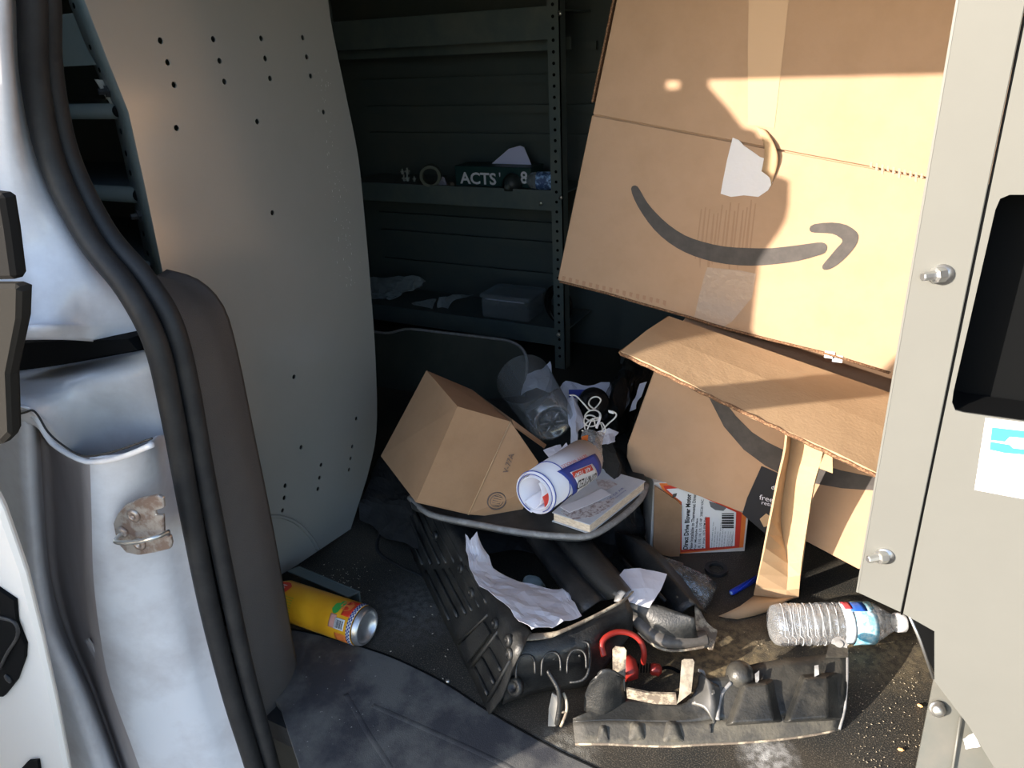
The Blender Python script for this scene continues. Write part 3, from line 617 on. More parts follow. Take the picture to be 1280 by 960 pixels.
# folded-out top flap
H1, H2 = PY(836, 397, 1.125), PY(1116, 494, 1.125)
O1, O2 = PY(776, 441, .945), PY(1108, 600, .90)
nfl = (H2 - H1).cross(O1 - H1).normalized()
if nfl.z < 0: nfl = -nfl
mid_t = H1.lerp(H2, .5); 
rows = []
for t in [i / 6 for i in range(7)]:
    a = H1.lerp(H2, t); b = O1.lerp(O2, t)
    rows.append([a, a.lerp(b, .5) + Vector((0, 0, .004)), b + Vector((0, 0, .002 * math.sin(t * 9)))])
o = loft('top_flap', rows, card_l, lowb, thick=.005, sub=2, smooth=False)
o['label'] = 'sunlit lid flap folded out'
tube('corrugated_edge', [O1.lerp(O2, t / 24) + Vector((0, -.001, -.001 + .0012 * (t % 2))) for t in range(25)], .0028, card_edge, lowb, seg=5)
tube('corrugated_edge', [O1.lerp(H1, t / 8) + Vector((-.001, 0, 0)) for t in range(9)], .0026, card_edge, lowb, seg=5)
# hanging strip of torn cardboard
sr = [[PY(984, 520, .985), PY(989, 526, 1.025), PY(1034, 540, 1.0)],
      [PY(981, 560, .99), PY(987, 564, 1.035), PY(1027, 575, 1.01)],
      [PY(972, 600, 1.005), PY(981, 602, 1.05), PY(1018, 606, 1.02)],
      [PY(962, 650, 1.02), PY(976, 653, 1.075), PY(1010, 655, 1.045)],
      [PY(952, 700, 1.045), PY(985, 704, 1.085), PY(1003, 702, 1.065)],
      [PZ(942, 744, .009), PZ(982, 748, .008), PZ(998, 746, .008)]]
sr = list(zip(*[smooth_line(c, 3) for c in zip(*sr)]))
o = loft('torn_strip', sr, card_l, lowb, thick=.003, smooth=False); o['label'] = 'torn strip of cardboard hanging to the floor'
loft('strip_foot', [[PZ(944, 744, .008), PZ(975, 748, .006), PZ(996, 746, .006)], [PZ(925, 758, .016), PZ(950, 756, .016), PZ(985, 750, .012)], [PZ(898, 770, .004), PZ(922, 774, .003), PZ(960, 764, .003)]], card_l, lowb, thick=.003, sub=2)
hx('strip_tab', PY(1024, 562, 1.01), Vector((.018, 0, -.004)), Vector((0, .003, 0)), Vector((.004, 0, -.03)), card_l, lowb)

# ---- small blower motor carton
hO = PZ(812, 694, 0); hR = PZ(931, 689, 0)
uh = (hR - hO); uh.z = 0; Lh = uh.length; uh.normalize(); bh = Vector((-uh.y, uh.x, 0)); nh = -bh
tz = PP(817, 603, hO, nh); hh = tz.z
hv = root('motor_carton', 'small white carton with red border and motor label standing under the tilted box', 'box', hO + uh * Lh * .5 + bh * .05)
hw = mat('carton_white', (.66, .62, .58), .5, noise_amt=.4, scale=30, col2=(.55, .48, .42))
hh = min(hh, .135)
cfp = [PP(a, b, hO, nh) for a, b in [(812, 694), (931, 689), (936, 643), (862, 611), (846, 603), (817, 603)]]
plate('body', cfp, .085, hw, hv, n=bh, bv=.001)
flp = [PP(a, b, hO + nh * .004, nh) for a, b in [(816, 690), (849, 697), (852, 632), (847, 626), (818, 606)]]
plate('side_flap', flp, .003, card_d, hv, n=nh)
decal('orange_border', [(824, 604), (846, 604), (862, 612), (933, 643), (929, 684), (850, 692), (850, 630), (828, 612)], hO, nh, orange, hv, off=.0005)
decal('red_border', [(829, 607), (847, 606), (862, 613), (927, 641), (924, 684), (851, 690), (851, 627), (832, 613)], hO, nh, red, hv, off=.0008)
decal('white_label', [(833, 611), (848, 610), (862, 614), (920, 640), (918, 682), (852, 687), (852, 627), (843, 620)], hO, nh, white_m, hv, off=.0011)
def htext(s, x, y, top, hpx, bold=0, m=ink):
    a = PP(x, y, hO, nh); b = PP(x, top, hO, nh); hgt_ = (PP(x, y, hO, nh) - PP(x - hpx, y, hO, nh)).length
    text('print', s, a, Vector((0, 0, 1)), -uh, hgt_, m, hv, width=(b - a).length, bold=bold, off=.0016)
blackp = mat('black_print', (.01, .01, .01), .5)
htext('Direct Drive Blower Motor', 859.5, 686, 617, 6.0, .035, blackp)
htext('New Installable to Thermostat Direct', 865.5, 686, 616, 4.0, .02, blackp)
htext('For Multiple Index', 870.5, 686, 647, 3.4, .02, blackp)
htext('1/8, 1/10, 1/4, 1/3, 1/5 HP  208/230 VAC', 875.5, 685.5, 624, 3.6, .01, blackp)
htext('4.1 amps, 1075 RPM Rev.', 880.5, 685, 645, 3.6, .01, blackp)
decal('red_bar', [(881.5, 685), (887, 685), (887, 646), (881.5, 646)], hO, nh, red, hv, off=.0015)
for k in range(6): htext('Motor data table spec lines', 890 + k * 3.1, 684.5, 652 + (k % 3) * 6, 1.8, 0, ink)
for k in range(6): htext('Rating notes', 909 + k * 1.6 if k < 4 else 915, 683, 664 + (k % 2) * 4, 1.2, 0, ink)
for k in range(9):
    x = 903 + k * 1.7; 
    decal('barcode_bar', [(902, 641 + k * 2.1), (917, 641 + k * 2.1), (917, 642 + k * 2.1 + (k % 3) * .4), (902, 642 + k * 2.1 + (k % 3) * .4)], hO, nh, blackp, hv, off=.0016)
decal('number_box', [(840, 622), (845, 620), (846, 616), (841, 617)], hO, nh, ink, hv, off=.0016)
decal('motor_picture', [(886, 626), (896, 629), (908, 634), (904, 638), (894, 637), (888, 633)], hO, nh, mat('pic', (.16, .16, .17), .4), hv, off=.0016)

# ---- open box on the black tray
sc = .946; Oo = CAM + (Vector((-.663, .845, .19)) - CAM) * sc
av, bv_, cv = Vector((.057, .074, .157)) * sc, Vector((-.138, .10, .003)) * sc, Vector((.054, .075, -.055)) * sc
def fitpt(px, py, base):  # keep depth, correct to outline of the photographed corner
    d = (base - CAM).dot(-(M3 @ Vector((0, 0, 1)))); return PD(px, py, d)
cA = fitpt(520, 628, Oo); cB = fitpt(572, 508, Oo + av); cC = fitpt(533, 463, Oo + av + bv_); cD = fitpt(476, 570, Oo + bv_)
cE = fitpt(638, 527, Oo + av + cv); cF = fitpt(585, 643, Oo + cv); cG = cC + cv * 1.0; cH = cD + cv
cG = fitpt(590, 487, cG)
ob = root('open_small_box', 'plain tan open cardboard box tipped on the black tray, end flaps out', 'box', cF)
def sheet(name, P, m, par, t=.003):
    n = newell([Vector(p) for p in P]); return plate(name, P, t, m, par, n=n)
inner = (cA + cB + cC + cD + cE + cF + cG + cH) / 8
def wallp(name, P, m, par, t=.0028):
    P = [Vector(p) for p in P]; n = newell(P); c = sum(P, Vector()) / len(P)
    if n.dot(inner - c) < 0: n = -n
    return plate(name, P, t, m, par, n=n)
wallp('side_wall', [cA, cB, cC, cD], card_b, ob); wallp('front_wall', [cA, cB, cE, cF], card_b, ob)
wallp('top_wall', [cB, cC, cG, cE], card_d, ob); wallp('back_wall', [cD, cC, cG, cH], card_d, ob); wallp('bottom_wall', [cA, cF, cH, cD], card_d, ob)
dE = (cE - cB).normalized()
f1 = [cE, fitpt(673, 578, cE + dE * .05), fitpt(665, 612, cE + dE * .05 - av * .3), fitpt(648, 648, cF + dE * .055), cF]
off_c = Vector((.002, -.002, 0))
sheet('end_flap', f1, card_b, ob, .003)
f2 = [cG, fitpt(640, 524, cE + Vector((0, .005, 0))), fitpt(683, 556, cE + cv * .8 + bv_ * .1), fitpt(680, 560, cE + cv * .8), fitpt(642, 533, cE + Vector((0, .003, 0)))]
sheet('thin_flap', f2, card_d, ob, .003)
nfr = newell([cA, cB, cE, cF]); 
if nfr.dot(CAM - cA) < 0: nfr = -nfr
nef = newell([Vector(p) for p in f1]); 
if nef.dot(CAM - cE) < 0: nef = -nef
off = .0058
pV = PP(637, 592, cE, nef) + nef * off; uV = (PP(646, 566, cE, nef) - PP(637, 592, cE, nef))
text('stamp', 'V-77A', PP(633.5, 590.5, cE, nef), uV, (PP(628, 589, cE, nef) - PP(636, 592, cE, nef)), .009, ink_grey, ob, width=.036, off=off + .001)
cc_ = PP(620, 624, cE, nef) + nef * (off + .001); u1 = uV.normalized(); u2 = nef.cross(u1)
for rr in (.0155, .011): tube('round_stamp', [cc_ + (u1 * math.cos(t * .3142) + u2 * math.sin(t * .3142)) * rr for t in range(20)], .0007 if rr < .012 else .0013, ink_grey, ob, seg=4, closed=True)
for k in range(5): 
    p = cc_ + u1 * (k - 2) * .004; tube('round_stamp', [p - u2 * .007, p + u2 * .007], .0008, ink_grey, ob, seg=4)
tube('crease', [cE + nfr * .001, cF + nfr * .001], .0012, card_l, ob, seg=5)

# ================================================================== BLACK TRAY (lid) under the box
zt_ = .165
lid = [(512, 622), (527, 636), (545, 645), (600, 656), (650, 665), (700, 670), (738, 669), (772, 650), (800, 625), (808, 606), (800, 580), (780, 540), (740, 500), (600, 500), (530, 560)]
lidp = smooth_line([PZ(a, b, zt_) for a, b in lid], 3, True)
tray = root('black_plastic_tray', 'shallow black plastic tray with scuffed grey rim holding the open box', 'tray', sum(lidp, Vector()) / len(lidp))
plate('tray_top', lidp, -.010, blk_top, tray, n=Vector((0, 0, 1)), bv=.003)
tube('scuffed_rim', [PZ(a, b, zt_ - .002) for a, b in lid[:10]], .0052, rim_m, tray, sub=4, seg=8)

# ================================================================== BOOK, CARD, ROLL
zb = zt_ + .001
bk = [(692, 648), (738, 669), (808, 614), (806, 603), (760, 596), (742, 600)]
b1, b2, b3, b4 = PZ(690, 652, zb), PZ(737, 668, zb), PZ(807, 612, zb), PZ(752, 596, zb)
book = root('paperback_book', 'thick paperback with white cover and printed photo on the tray corner', 'book', (b1 + b3) / 2)
bt = .018
top = [p + Vector((0, 0, bt)) for p in (b1, b2, b3, b4)]
plate('page_block', [b1.lerp(b3, .02), b2.lerp(b4, .02), b3.lerp(b1, .02), b4], bt - .002, page_m, book, n=Vector((0, 0, 1)))
plate('cover', top, -.0015, book_m, book, n=Vector((0, 0, 1)), bv=.001)
plate('cover', [b1, b2, b3, b4], .001, book_m, book, n=Vector((0, 0, 1)))
ubk = (top[2] - top[1]).normalized(); vbk = (top[0] - top[1]).normalized()
text('title', 'HANDBOOK OF AIR', top[1] + ubk * .035 + vbk * .016, ubk, vbk, .004, blue, book, width=.09)
text('title', 'Heating Conditioning', top[1] + ubk * .04 + vbk * .009, ubk, vbk, .0035, blue, book, width=.08)
decal('photo', [(700, 640), (716, 632), (748, 628), (770, 622), (765, 632), (742, 646), (716, 650)], top[0], Vector((0, 0, 1)), mat('photo_print', (.30, .24, .24), .4, noise_amt=.9, scale=140, col2=(.60, .58, .60)), book, off=.0008)
decal('photo', [(745, 600), (762, 600), (772, 606), (758, 613), (748, 609)], top[0], Vector((0, 0, 1)), mat('photo_print2', (.42, .36, .36), .4, noise_amt=.8, scale=120, col2=(.6, .58, .6)), book, off=.0008)
ct = [PZ(a, b, zb + bt + .003) for a, b in [(700, 634), (726, 624), (752, 611), (764, 618), (740, 630), (712, 641)]]
o = plate('white_card', ct, .0008, paper, n=Vector((0, 0, 1)), base=ct[0]); tag(o, 'white card lying on the book beside the rolled catalogue', 'card')
# rolled catalogue
r0 = .034; e0 = PZ(706, 622, zb + bt + .014) ; 
ax0 = PD(669, 617, 1.06); ax1 = PD(731, 574, 1.17)
dr = (ax1 - ax0).normalized(); RL = (ax1 - ax0).length
rt_ = root('rolled_catalogue', 'rolled white catalogue with blue and red printing, upside down, on the book', 'magazine', ax0 - Vector((0, 0, r0)))
toC = (CAM - ax0); toC = (toC - dr * toC.dot(dr)).normalized(); sd_ = dr.cross(toC).normalized()
def cyl(s, ang, r): return ax0 + dr * s + (toC * math.cos(ang) + sd_ * math.sin(ang)) * r
def spiral_rows(a0, a1, r_0, r_1, s0, s1, n=60): return [[cyl(s0, a0 + (a1 - a0) * i / n, r_0 + (r_1 - r_0) * i / n) for i in range(n + 1)], [cyl(s1, a0 + (a1 - a0) * i / n, r_0 + (r_1 - r_0) * i / n) for i in range(n + 1)]]
# orientation: outer sheet then inner turns, gap facing down-left
R0 = .033
gap = math.pi * .80
loft('outer_sheet', spiral_rows(gap, gap + 2 * math.pi * 1.9, R0, R0 - .004, .0, RL), paper, rt_, thick=.0005)
loft('inner_turns', spiral_rows(gap + .5, gap + 2 * math.pi * 1.1, R0 - .006, R0 - .010, -.002, RL - .004), paper, rt_, thick=.0005)
for s, rr in ((.004, R0 + .0006), (.0, R0 - .0028), (RL * .30, R0 + .0005)):
    tube('edge_line', [cyl(s, gap + .1 + 5.5 * i / 40, rr - .004 * (5.5 * i / 40) / 11.9) for i in range(41)], .0008, blue, rt_, seg=5)
loft('inner_leaf', [[cyl(s, a, r) for a, r in ((gap - .2, .024), (gap - .6, .018), (gap - 1.4, .012), (gap - 2.4, .014), (gap - 3.0, .020))] for s in (-.001, RL * .6)], paper, rt_, thick=.0006, sub=4)
loft('red_page', [[cyl(s, a, r) for a, r in ((gap - .9, .024), (gap - 1.2, .017), (gap - 1.9, .010))] for s in (.001, RL * .5)], red, rt_, thick=.0006, sub=3)
def cylpatch(name, s0, s1, a0, a1, m, off): 
    n = 12; return loft(name, [[cyl(s0 + (s1 - s0) * j / 4, a0 + (a1 - a0) * i / n, R0 + off) for i in range(n + 1)] for j in range(5)], m, rt_, thick=.0002)
def angpx(px, py):  # angle & station of a photographed point on the roll
    best = None
    for i in range(60):
        for j in range(-34, 35):
            s = RL * i / 59; a = j * .05; p = cyl(s, a, R0); c = M3.transposed() @ (p - CAM); x, y = 640 + F * c.x / -c.z, 480 - F * c.y / -c.z
            d = (x - px) ** 2 + (y - py) ** 2
            if best is None or d < best[0]: best = (d, s, a)
    return best[1], best[2]
sA, aA = angpx(697, 591); sB, aB = angpx(712, 630); sC, aC = angpx(741, 571); sD, aD = angpx(748, 600)
al, ah = sorted((aA, aB)); 
n_ = 10
def quadpatch(name, P4, m, off, n=10):
    (a, b, c, d) = [angpx(*p) for p in P4]; rows = []
    for i in range(n + 1):
        t = i / n; r_ = []
        for j in range(n + 1):
            u = j / n; s = (a[0] * (1 - u) + b[0] * u) * (1 - t) + (d[0] * (1 - u) + c[0] * u) * t; g_ = (a[1] * (1 - u) + b[1] * u) * (1 - t) + (d[1] * (1 - u) + c[1] * u) * t
            r_.append(cyl(s, g_, R0 + off))
        rows.append(r_)
    return loft(name, rows, m, rt_, thick=.0002)
quadpatch('blue_field', [(696, 590), (743, 567), (750, 600), (716, 624)], blue, .0006)
quadpatch('white_badge', [(712, 590), (739, 580), (748, 602), (722, 620)], white_m, .0010)
quadpatch('red_badge', [(714, 591), (738, 581.5), (741, 588), (717, 598)], red, .0014)
def ctext(s, p0, p1, hpx, m, bold=0, off=.0018):
    (s0, a0), (s1, a1) = angpx(*p0), angpx(*p1); wd_ = math.hypot(s1 - s0, (a1 - a0) * R0); hh_ = hpx
    du = Vector((s1 - s0, (a1 - a0) * R0)).normalized(); dv = Vector((-du.y, du.x))
    # text baseline runs from p0 to p1; up is dv, flipped if pointing up in the picture
    q = cyl(s0 + dv.x * .01, a0 + dv.y * .01 / R0, R0); c_ = M3.transposed() @ (q - CAM); y_ = 480 - F * c_.y / -c_.z
    if y_ < p0[1]: dv = -dv
    text('print', s, None, None, None, hh_, m, rt_, width=wd_, bold=bold, fmap=lambda u, v: cyl(s0 + du.x * u + dv.x * v, a0 + (du.y * u + dv.y * v) / R0, R0 + off))
ctext('AIR TEMP', (737, 583), (716, 593), .006, white_m, .01)
ctext('UNITED', (745, 590), (721, 601), .0145, blackp, .01)
ctext('SETTY WHOLES', (731, 569), (700, 583), .0045, red)
# papers & envelope near the roll
tag(crumple('white_envelope', [[PD(a, b, d) for a, b, d in r] for r in [[(682, 582, 1.14), (708, 553, 1.17)], [(688, 592, 1.14), (714, 566, 1.17)]]], paper, amp=.001, sub=3, base=PD(690, 590, 1.14)), 'white envelope edge sticking up behind the rolled catalogue', 'envelope')

# ================================================================== CLUTTER BEHIND
pz = .19
o = root('clear_plastic_cup', 'smoky clear plastic container with ribbed base facing out, behind the open box', 'container', PD(685, 540, 1.42) - Vector((0, 0, .05)))
ca, cb = PD(690, 528, 1.36), PD(655, 475, 1.50); dd = (cb - ca).normalized()
lathe('cup_wall', ca, dd, [(0, .036), (.006, .043), (.02, .046), (.08, .050), (.17, .056)], clear_t, o, seg=40, cap=False)
lathe('cup_base', ca, dd, [(.001, .036), (.004, .030), (.010, .022), (.006, .010), (.004, .001)], clear_t, o, seg=40, cap=False)
x_, y_ = frame(dd)
for k in range(6):
    a = k * math.pi / 3; tube('base_rib', [ca + (x_ * math.cos(a) + y_ * math.sin(a)) * r + dd * -.001 for r in (.008, .016, .024)], .0012, clear_b, o, seg=6)
lathe('base_ring', ca - dd * .001, dd, [(0, .034), (.001, .0365), (.003, .0365)], clear_b, o, cap=False, seg=40)
def crum(name, pts, m, label, cat, amp=.006, seed=1, sub=4, **k):
    R = [[PD(a, b, d) for a, b, d in r] for r in pts]
    return tag(crumple(name, R, m, amp=amp, seed=seed, sub=sub, base=R[-1][0], **k), label, cat)
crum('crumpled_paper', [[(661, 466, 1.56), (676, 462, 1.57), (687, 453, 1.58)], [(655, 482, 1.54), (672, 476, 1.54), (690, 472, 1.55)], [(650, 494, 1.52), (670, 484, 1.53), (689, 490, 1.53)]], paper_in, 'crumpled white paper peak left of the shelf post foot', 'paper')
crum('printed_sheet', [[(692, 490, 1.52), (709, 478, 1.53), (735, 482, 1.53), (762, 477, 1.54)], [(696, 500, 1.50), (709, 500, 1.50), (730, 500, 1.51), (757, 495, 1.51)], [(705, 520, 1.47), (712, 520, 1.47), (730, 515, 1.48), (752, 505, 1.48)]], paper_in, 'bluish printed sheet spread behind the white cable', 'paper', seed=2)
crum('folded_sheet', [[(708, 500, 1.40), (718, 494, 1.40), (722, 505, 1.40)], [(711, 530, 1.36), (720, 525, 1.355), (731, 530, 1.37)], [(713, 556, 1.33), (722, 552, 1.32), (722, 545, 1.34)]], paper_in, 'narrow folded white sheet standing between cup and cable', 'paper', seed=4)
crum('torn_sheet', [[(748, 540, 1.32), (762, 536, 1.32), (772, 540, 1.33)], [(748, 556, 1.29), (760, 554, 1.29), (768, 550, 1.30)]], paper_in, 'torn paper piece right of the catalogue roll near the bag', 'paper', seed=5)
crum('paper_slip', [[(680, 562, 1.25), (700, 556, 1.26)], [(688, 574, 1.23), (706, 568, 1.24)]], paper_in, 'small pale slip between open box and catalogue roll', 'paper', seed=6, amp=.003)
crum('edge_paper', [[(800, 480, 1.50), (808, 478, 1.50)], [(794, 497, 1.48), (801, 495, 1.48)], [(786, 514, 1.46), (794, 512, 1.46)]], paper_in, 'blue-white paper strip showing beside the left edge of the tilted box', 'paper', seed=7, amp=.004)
o = tag(plate('blue_card', [PD(a, b, d) for a, b, d in [(711, 487, 1.45), (735, 487, 1.46), (733, 500, 1.44), (711, 496, 1.44)]], .001, blue, base=PD(711, 487, 1.45)), 'small navy blue card behind the white cable', 'card')
dc = root('black_dome', 'round glossy black object under the white cable', 'cap', PD(740, 502, 1.40))
lathe('dome', PD(742, 505, 1.44), (PD(741, 502, 1.38) - PD(742, 505, 1.44)), [(0, .030), (.02, .031), (.035, .027), (.045, .016), (.048, .001)], bag_m, dc)
lathe('inner_disc', PD(741, 503, 1.385), (PD(741, 502, 1.38) - PD(742, 505, 1.44)), [(0, .012), (.003, .012), (.004, .008)], dark_m, dc)
# cable bundle
cbz = root('white_cable', 'tangled white charging cable with plug behind the catalogue', 'cable', PD(740, 525, 1.32))
pts = [(712, 494), (720, 495), (730, 505), (738, 513), (746, 508), (751, 500), (746, 496), (739, 498), (736, 505), (742, 511), (749, 516), (748, 524), (738, 526), (731, 521), (736, 514), (745, 513), (751, 519), (747, 530), (737, 533), (730, 528), (733, 520), (742, 520), (750, 528), (753, 538), (745, 545), (734, 540), (731, 532), (738, 525), (748, 522)]
tube('cable', [PD(a, b, 1.33 - .04 * i / len(pts) + .008 * math.sin(i * 2.1)) for i, (a, b) in enumerate(pts)], .0014, wire_m, cbz, sub=5, seg=6)
pts = [(765, 514), (770, 517), (769, 522), (760, 530), (753, 538), (750, 546)]
tube('cable', [PD(a, b, 1.30) for a, b in pts], .0014, wire_m, cbz, sub=5, seg=6)
pts = [(727, 538), (735, 541), (740, 548), (738, 552), (733, 542), (741, 523), (745, 533), (752, 528), (757, 538), (752, 544)]
tube('cable', [PD(a, b, 1.285) for a, b in pts], .0012, wire_m, cbz, sub=4, seg=6)
hx('plug', PD(744, 535, 1.27), (PD(747, 536, 1.27) - PD(744, 535, 1.27)), (PD(749, 520, 1.28) - PD(744, 535, 1.27)), (PD(744, 535, 1.275) - PD(744, 535, 1.27)), white_m, cbz, bv=.001)
hx('connector', PD(760, 512, 1.30), (PD(767, 514, 1.30) - PD(760, 512, 1.30)), (PD(761, 517, 1.30) - PD(760, 512, 1.30)) * .8, (PD(744, 535, 1.275) - PD(744, 535, 1.27)), white_m, cbz, bv=.002)
# small clear bottle neck behind roll
sb = root('small_clear_bottle', 'small clear plastic bag end with orange print tucked in the catalogue roll', 'bag', PD(740, 560, 1.22))
crumple('clear_film', [[PD(a, b, d) for a, b, d in r] for r in [[(728, 540, 1.22), (742, 536, 1.21), (756, 545, 1.22)], [(726, 555, 1.18), (742, 552, 1.16), (754, 560, 1.18)], [(734, 566, 1.17), (745, 566, 1.15), (755, 580, 1.17)]]], clear_b, sb, amp=.006, sub=5)
crumple('orange_patch', [[PD(727, 546, 1.19), PD(735, 544, 1.185)], [PD(726, 552, 1.175), PD(734, 552, 1.17)]], orange, sb, amp=.001)
# black bag heap and dark rounded bag
def heap(name, pts, label, cat, m=bag_m, amp=.02, seed=3, freq=14):
    R = [[PD(a, b, d) for a, b, d in r] for r in pts]
    o = crumple(name, R, m, amp=amp, seed=seed, sub=7, freq=freq, thick=.002, base=R[-1][0]); return tag(o, label, cat)
heap('black_bag', [[(770, 470, 1.62), (790, 440, 1.60), (815, 445, 1.58), (830, 480, 1.56)], [(755, 500, 1.52), (775, 470, 1.46), (790, 480, 1.50), (800, 500, 1.54)], [(752, 520, 1.48), (772, 515, 1.40), (782, 515, 1.46), (790, 530, 1.52)], [(752, 540, 1.46), (765, 545, 1.40), (775, 545, 1.46), (785, 560, 1.52)]], 'shiny black plastic bag heaped left of the tilted box', 'bag')
heap('dark_sack', [[(745, 545, 1.42), (765, 550, 1.36), (775, 555, 1.38), (785, 575, 1.44)], [(740, 575, 1.38), (765, 580, 1.30), (780, 590, 1.34), (792, 600, 1.42)], [(735, 620, 1.36), (765, 640, 1.30), (790, 650, 1.34), (806, 660, 1.42)], [(735, 690, 1.40), (765, 690, 1.38), (790, 680, 1.42), (806, 690, 1.46)]], 'dull black sack behind the book and beside the carton', 'sack', seal_m, seed=9)
heap('black_cloth', [[(480, 560, 1.66), (520, 560, 1.62), (580, 560, 1.62), (660, 560, 1.62), (740, 560, 1.60)], [(465, 600, 1.58), (510, 600, 1.54), (560, 600, 1.5), (640, 600, 1.5), (740, 600, 1.5)], [(455, 630, 1.53), (500, 640, 1.48), (545, 650, 1.44), (600, 640, 1.42), (700, 640, 1.42)], [(450, 650, 1.505), (480, 668, 1.45), (515, 690, 1.40), (580, 690, 1.38), (690, 690, 1.38)]], 'dark crumpled liner heaped between end panel and black moulding', 'cloth', seal_m, amp=.012, seed=12)

# ================================================================== BIG BLACK MOULDING (broken plastic undertray)
md = root('broken_black_moulding', 'large broken black plastic car moulding with long ribbed arms, across the floor', 'car part', PZ(620, 860, 0))
def H(a, b, h): return PZ(a, b, h)
# left arm: outer sloped face
ro = []
path_low = [(492, 628), (506, 668), (524, 710), (546, 756), (572, 810), (596, 858), (612, 893)]
path_hi = [(548, 632), (562, 660), (580, 694), (600, 728), (620, 762), (638, 792), (652, 815)]
path_in = [(574, 640), (590, 668), (604, 692), (620, 722), (636, 752), (650, 775), (664, 792)]
for (a, b), (c, d), (e, f) in zip(path_low, path_hi, path_in):
    p, q, r = H(a, b, .006), H(c, d, .135), H(e, f, .128)
    ro.append([p, p.lerp(q, .35) + Vector((.004, 0, -.004)), p.lerp(q, .7), q, q.lerp(r, .5) + Vector((0, 0, .003)), r, r + Vector((.004, .004, -.05))])
loft('left_arm', ro, blk, md, thick=.003, sub=2)
# ribs on the left arm face
def lerp_arm(i, t):  # station i (0..6 float), t across face
    k = min(int(i), 5); u = i - k; p = H(*path_low[k], .006).lerp(H(*path_low[k + 1], .006), u); q = H(*path_hi[k], .135).lerp(H(*path_hi[k + 1], .135), u)
    return p.lerp(q, t)
narm = (lerp_arm(3, 1) - lerp_arm(3, 0)).cross(lerp_arm(4, 0) - lerp_arm(3, 0)).normalized()
if narm.dot(CAM - lerp_arm(3, .5)) < 0: narm = -narm
for t in (.12, .3, .48, .62, .78, .93):
    for (i0, i1) in ((.2, 1.9), (2.1, 3.4)):
        tube('rib', [lerp_arm(i0 + (i1 - i0) * k / 5 + (t * .3), t) + narm * .001 for k in range(6)], .0030, blk, md, seg=6)
for t in (.14, .34, .56, .8):
    tube('rib', [lerp_arm(4.7 + k * .22, t) + narm * .001 for k in range(5)], .0032, blk, md, seg=6)
for i_ in (3.95, 4.6, 5.7):
    tube('cross_rib', [lerp_arm(i_, t) + narm * .001 for t in (.08, .4, .85)], .0032, blk, md, seg=6)
for (i_, t) in ((1.2, .7), (2.4, .85), (3.2, .8), (4.4, .9), (5.2, .95), (5.6, .85)):
    lathe('boss', lerp_arm(i_, t), narm, [(0, .009), (.007, .008), (.008, .004), (.003, .003)], blk, md, seg=12)
plate('square_pad', [lerp_arm(4.05, .1) + narm * .003, lerp_arm(4.05, .75) + narm * .003, lerp_arm(4.5, .75) + narm * .003, lerp_arm(4.5, .1) + narm * .003], .003, blk, md, n=narm)
# right arm
ra = []
for (a, b), (c, d), (e, f), (g1, h1) in zip([(640, 650), (668, 690), (696, 728), (722, 768)], [(662, 650), (690, 686), (720, 722), (748, 752)], [(680, 650), (712, 688), (742, 724), (768, 748)], [(712, 650), (742, 684), (768, 714), (788, 738)]):
    ra.append([H(a, b, .05), H(a + 4, b, .105), H(c, d, .118), H((c + e) / 2, (d + f) / 2, .105), H(e, f, .12), H((e + g1) / 2, (f + h1) / 2, .128), H(g1, h1, .115), H(g1 + 6, h1 + 2, .05)])
loft('right_arm', ra, blk, md, thick=.003, sub=3)
# far right arm ending in the torn lip
fa = []
for (a, b), (c, d), (e, f) in zip([(752, 664), (786, 700), (812, 738), (838, 775)], [(780, 668), (808, 690), (836, 722), (866, 756)], [(800, 672), (832, 700), (856, 730), (880, 764)]):
    fa.append([H(a, b, .02), H(a + 6, b - 2, .055), H(c, d, .080), H((c + e) / 2, (d + f) / 2, .072), H(e, f, .05), H(e + 3, f + 3, .01)])
loft('outer_arm', fa, blk, md, thick=.003, sub=3)
for (p0, p1) in (((800, 716), (832, 752)), ((818, 712), (852, 748)), ((778, 700), (806, 728))): tube('rib', [H(*p0, .07), H(*p1, .07)], .004, blk, md, seg=6)
# front cross panel: top edge to foot
top_e = [(640, 800), (668, 797), (700, 788), (735, 772), (762, 758), (783, 746)]
mid_e = [(640, 822), (672, 822), (705, 815), (738, 804), (760, 784), (790, 764)]
low_e = [(628, 880), (660, 868), (690, 862), (715, 860), (742, 850), (790, 790)]
cr = []
for (a, b), (c, d), (e, f) in zip(top_e, mid_e, low_e):
    cr.append([H(a, b, .118), H(c, d, .102), H((c + e) / 2, (d + f) / 2, .062 if f > 800 else .085), H(e, f, .022 if f > 800 else .07)])
loft('cross_panel', cr, blk, md, thick=.003, sub=3)
lipr = []
for i, (a, b) in enumerate([(644, 803), (655, 801), (672, 800), (690, 797), (710, 788), (735, 776), (760, 763), (780, 752), (785, 746)]):
    p = H(a, b, .124); wd_ = .010 + .004 * math.sin(i * .9); lipr.append([p, p + Vector((.002, .004 + wd_ * .4, .003)), p + Vector((.003, .009 + wd_ * .5, 0))])
loft('torn_rim', lipr, pale_edge, md, thick=.002, sub=2)
loft('torn_rim', [[H(768, 752, .12), H(775, 752, .125)], [H(771, 741, .128), H(780, 744, .13)], [H(777, 737, .132), H(783, 741, .13)]], rim_m, md, thick=.002, sub=2)
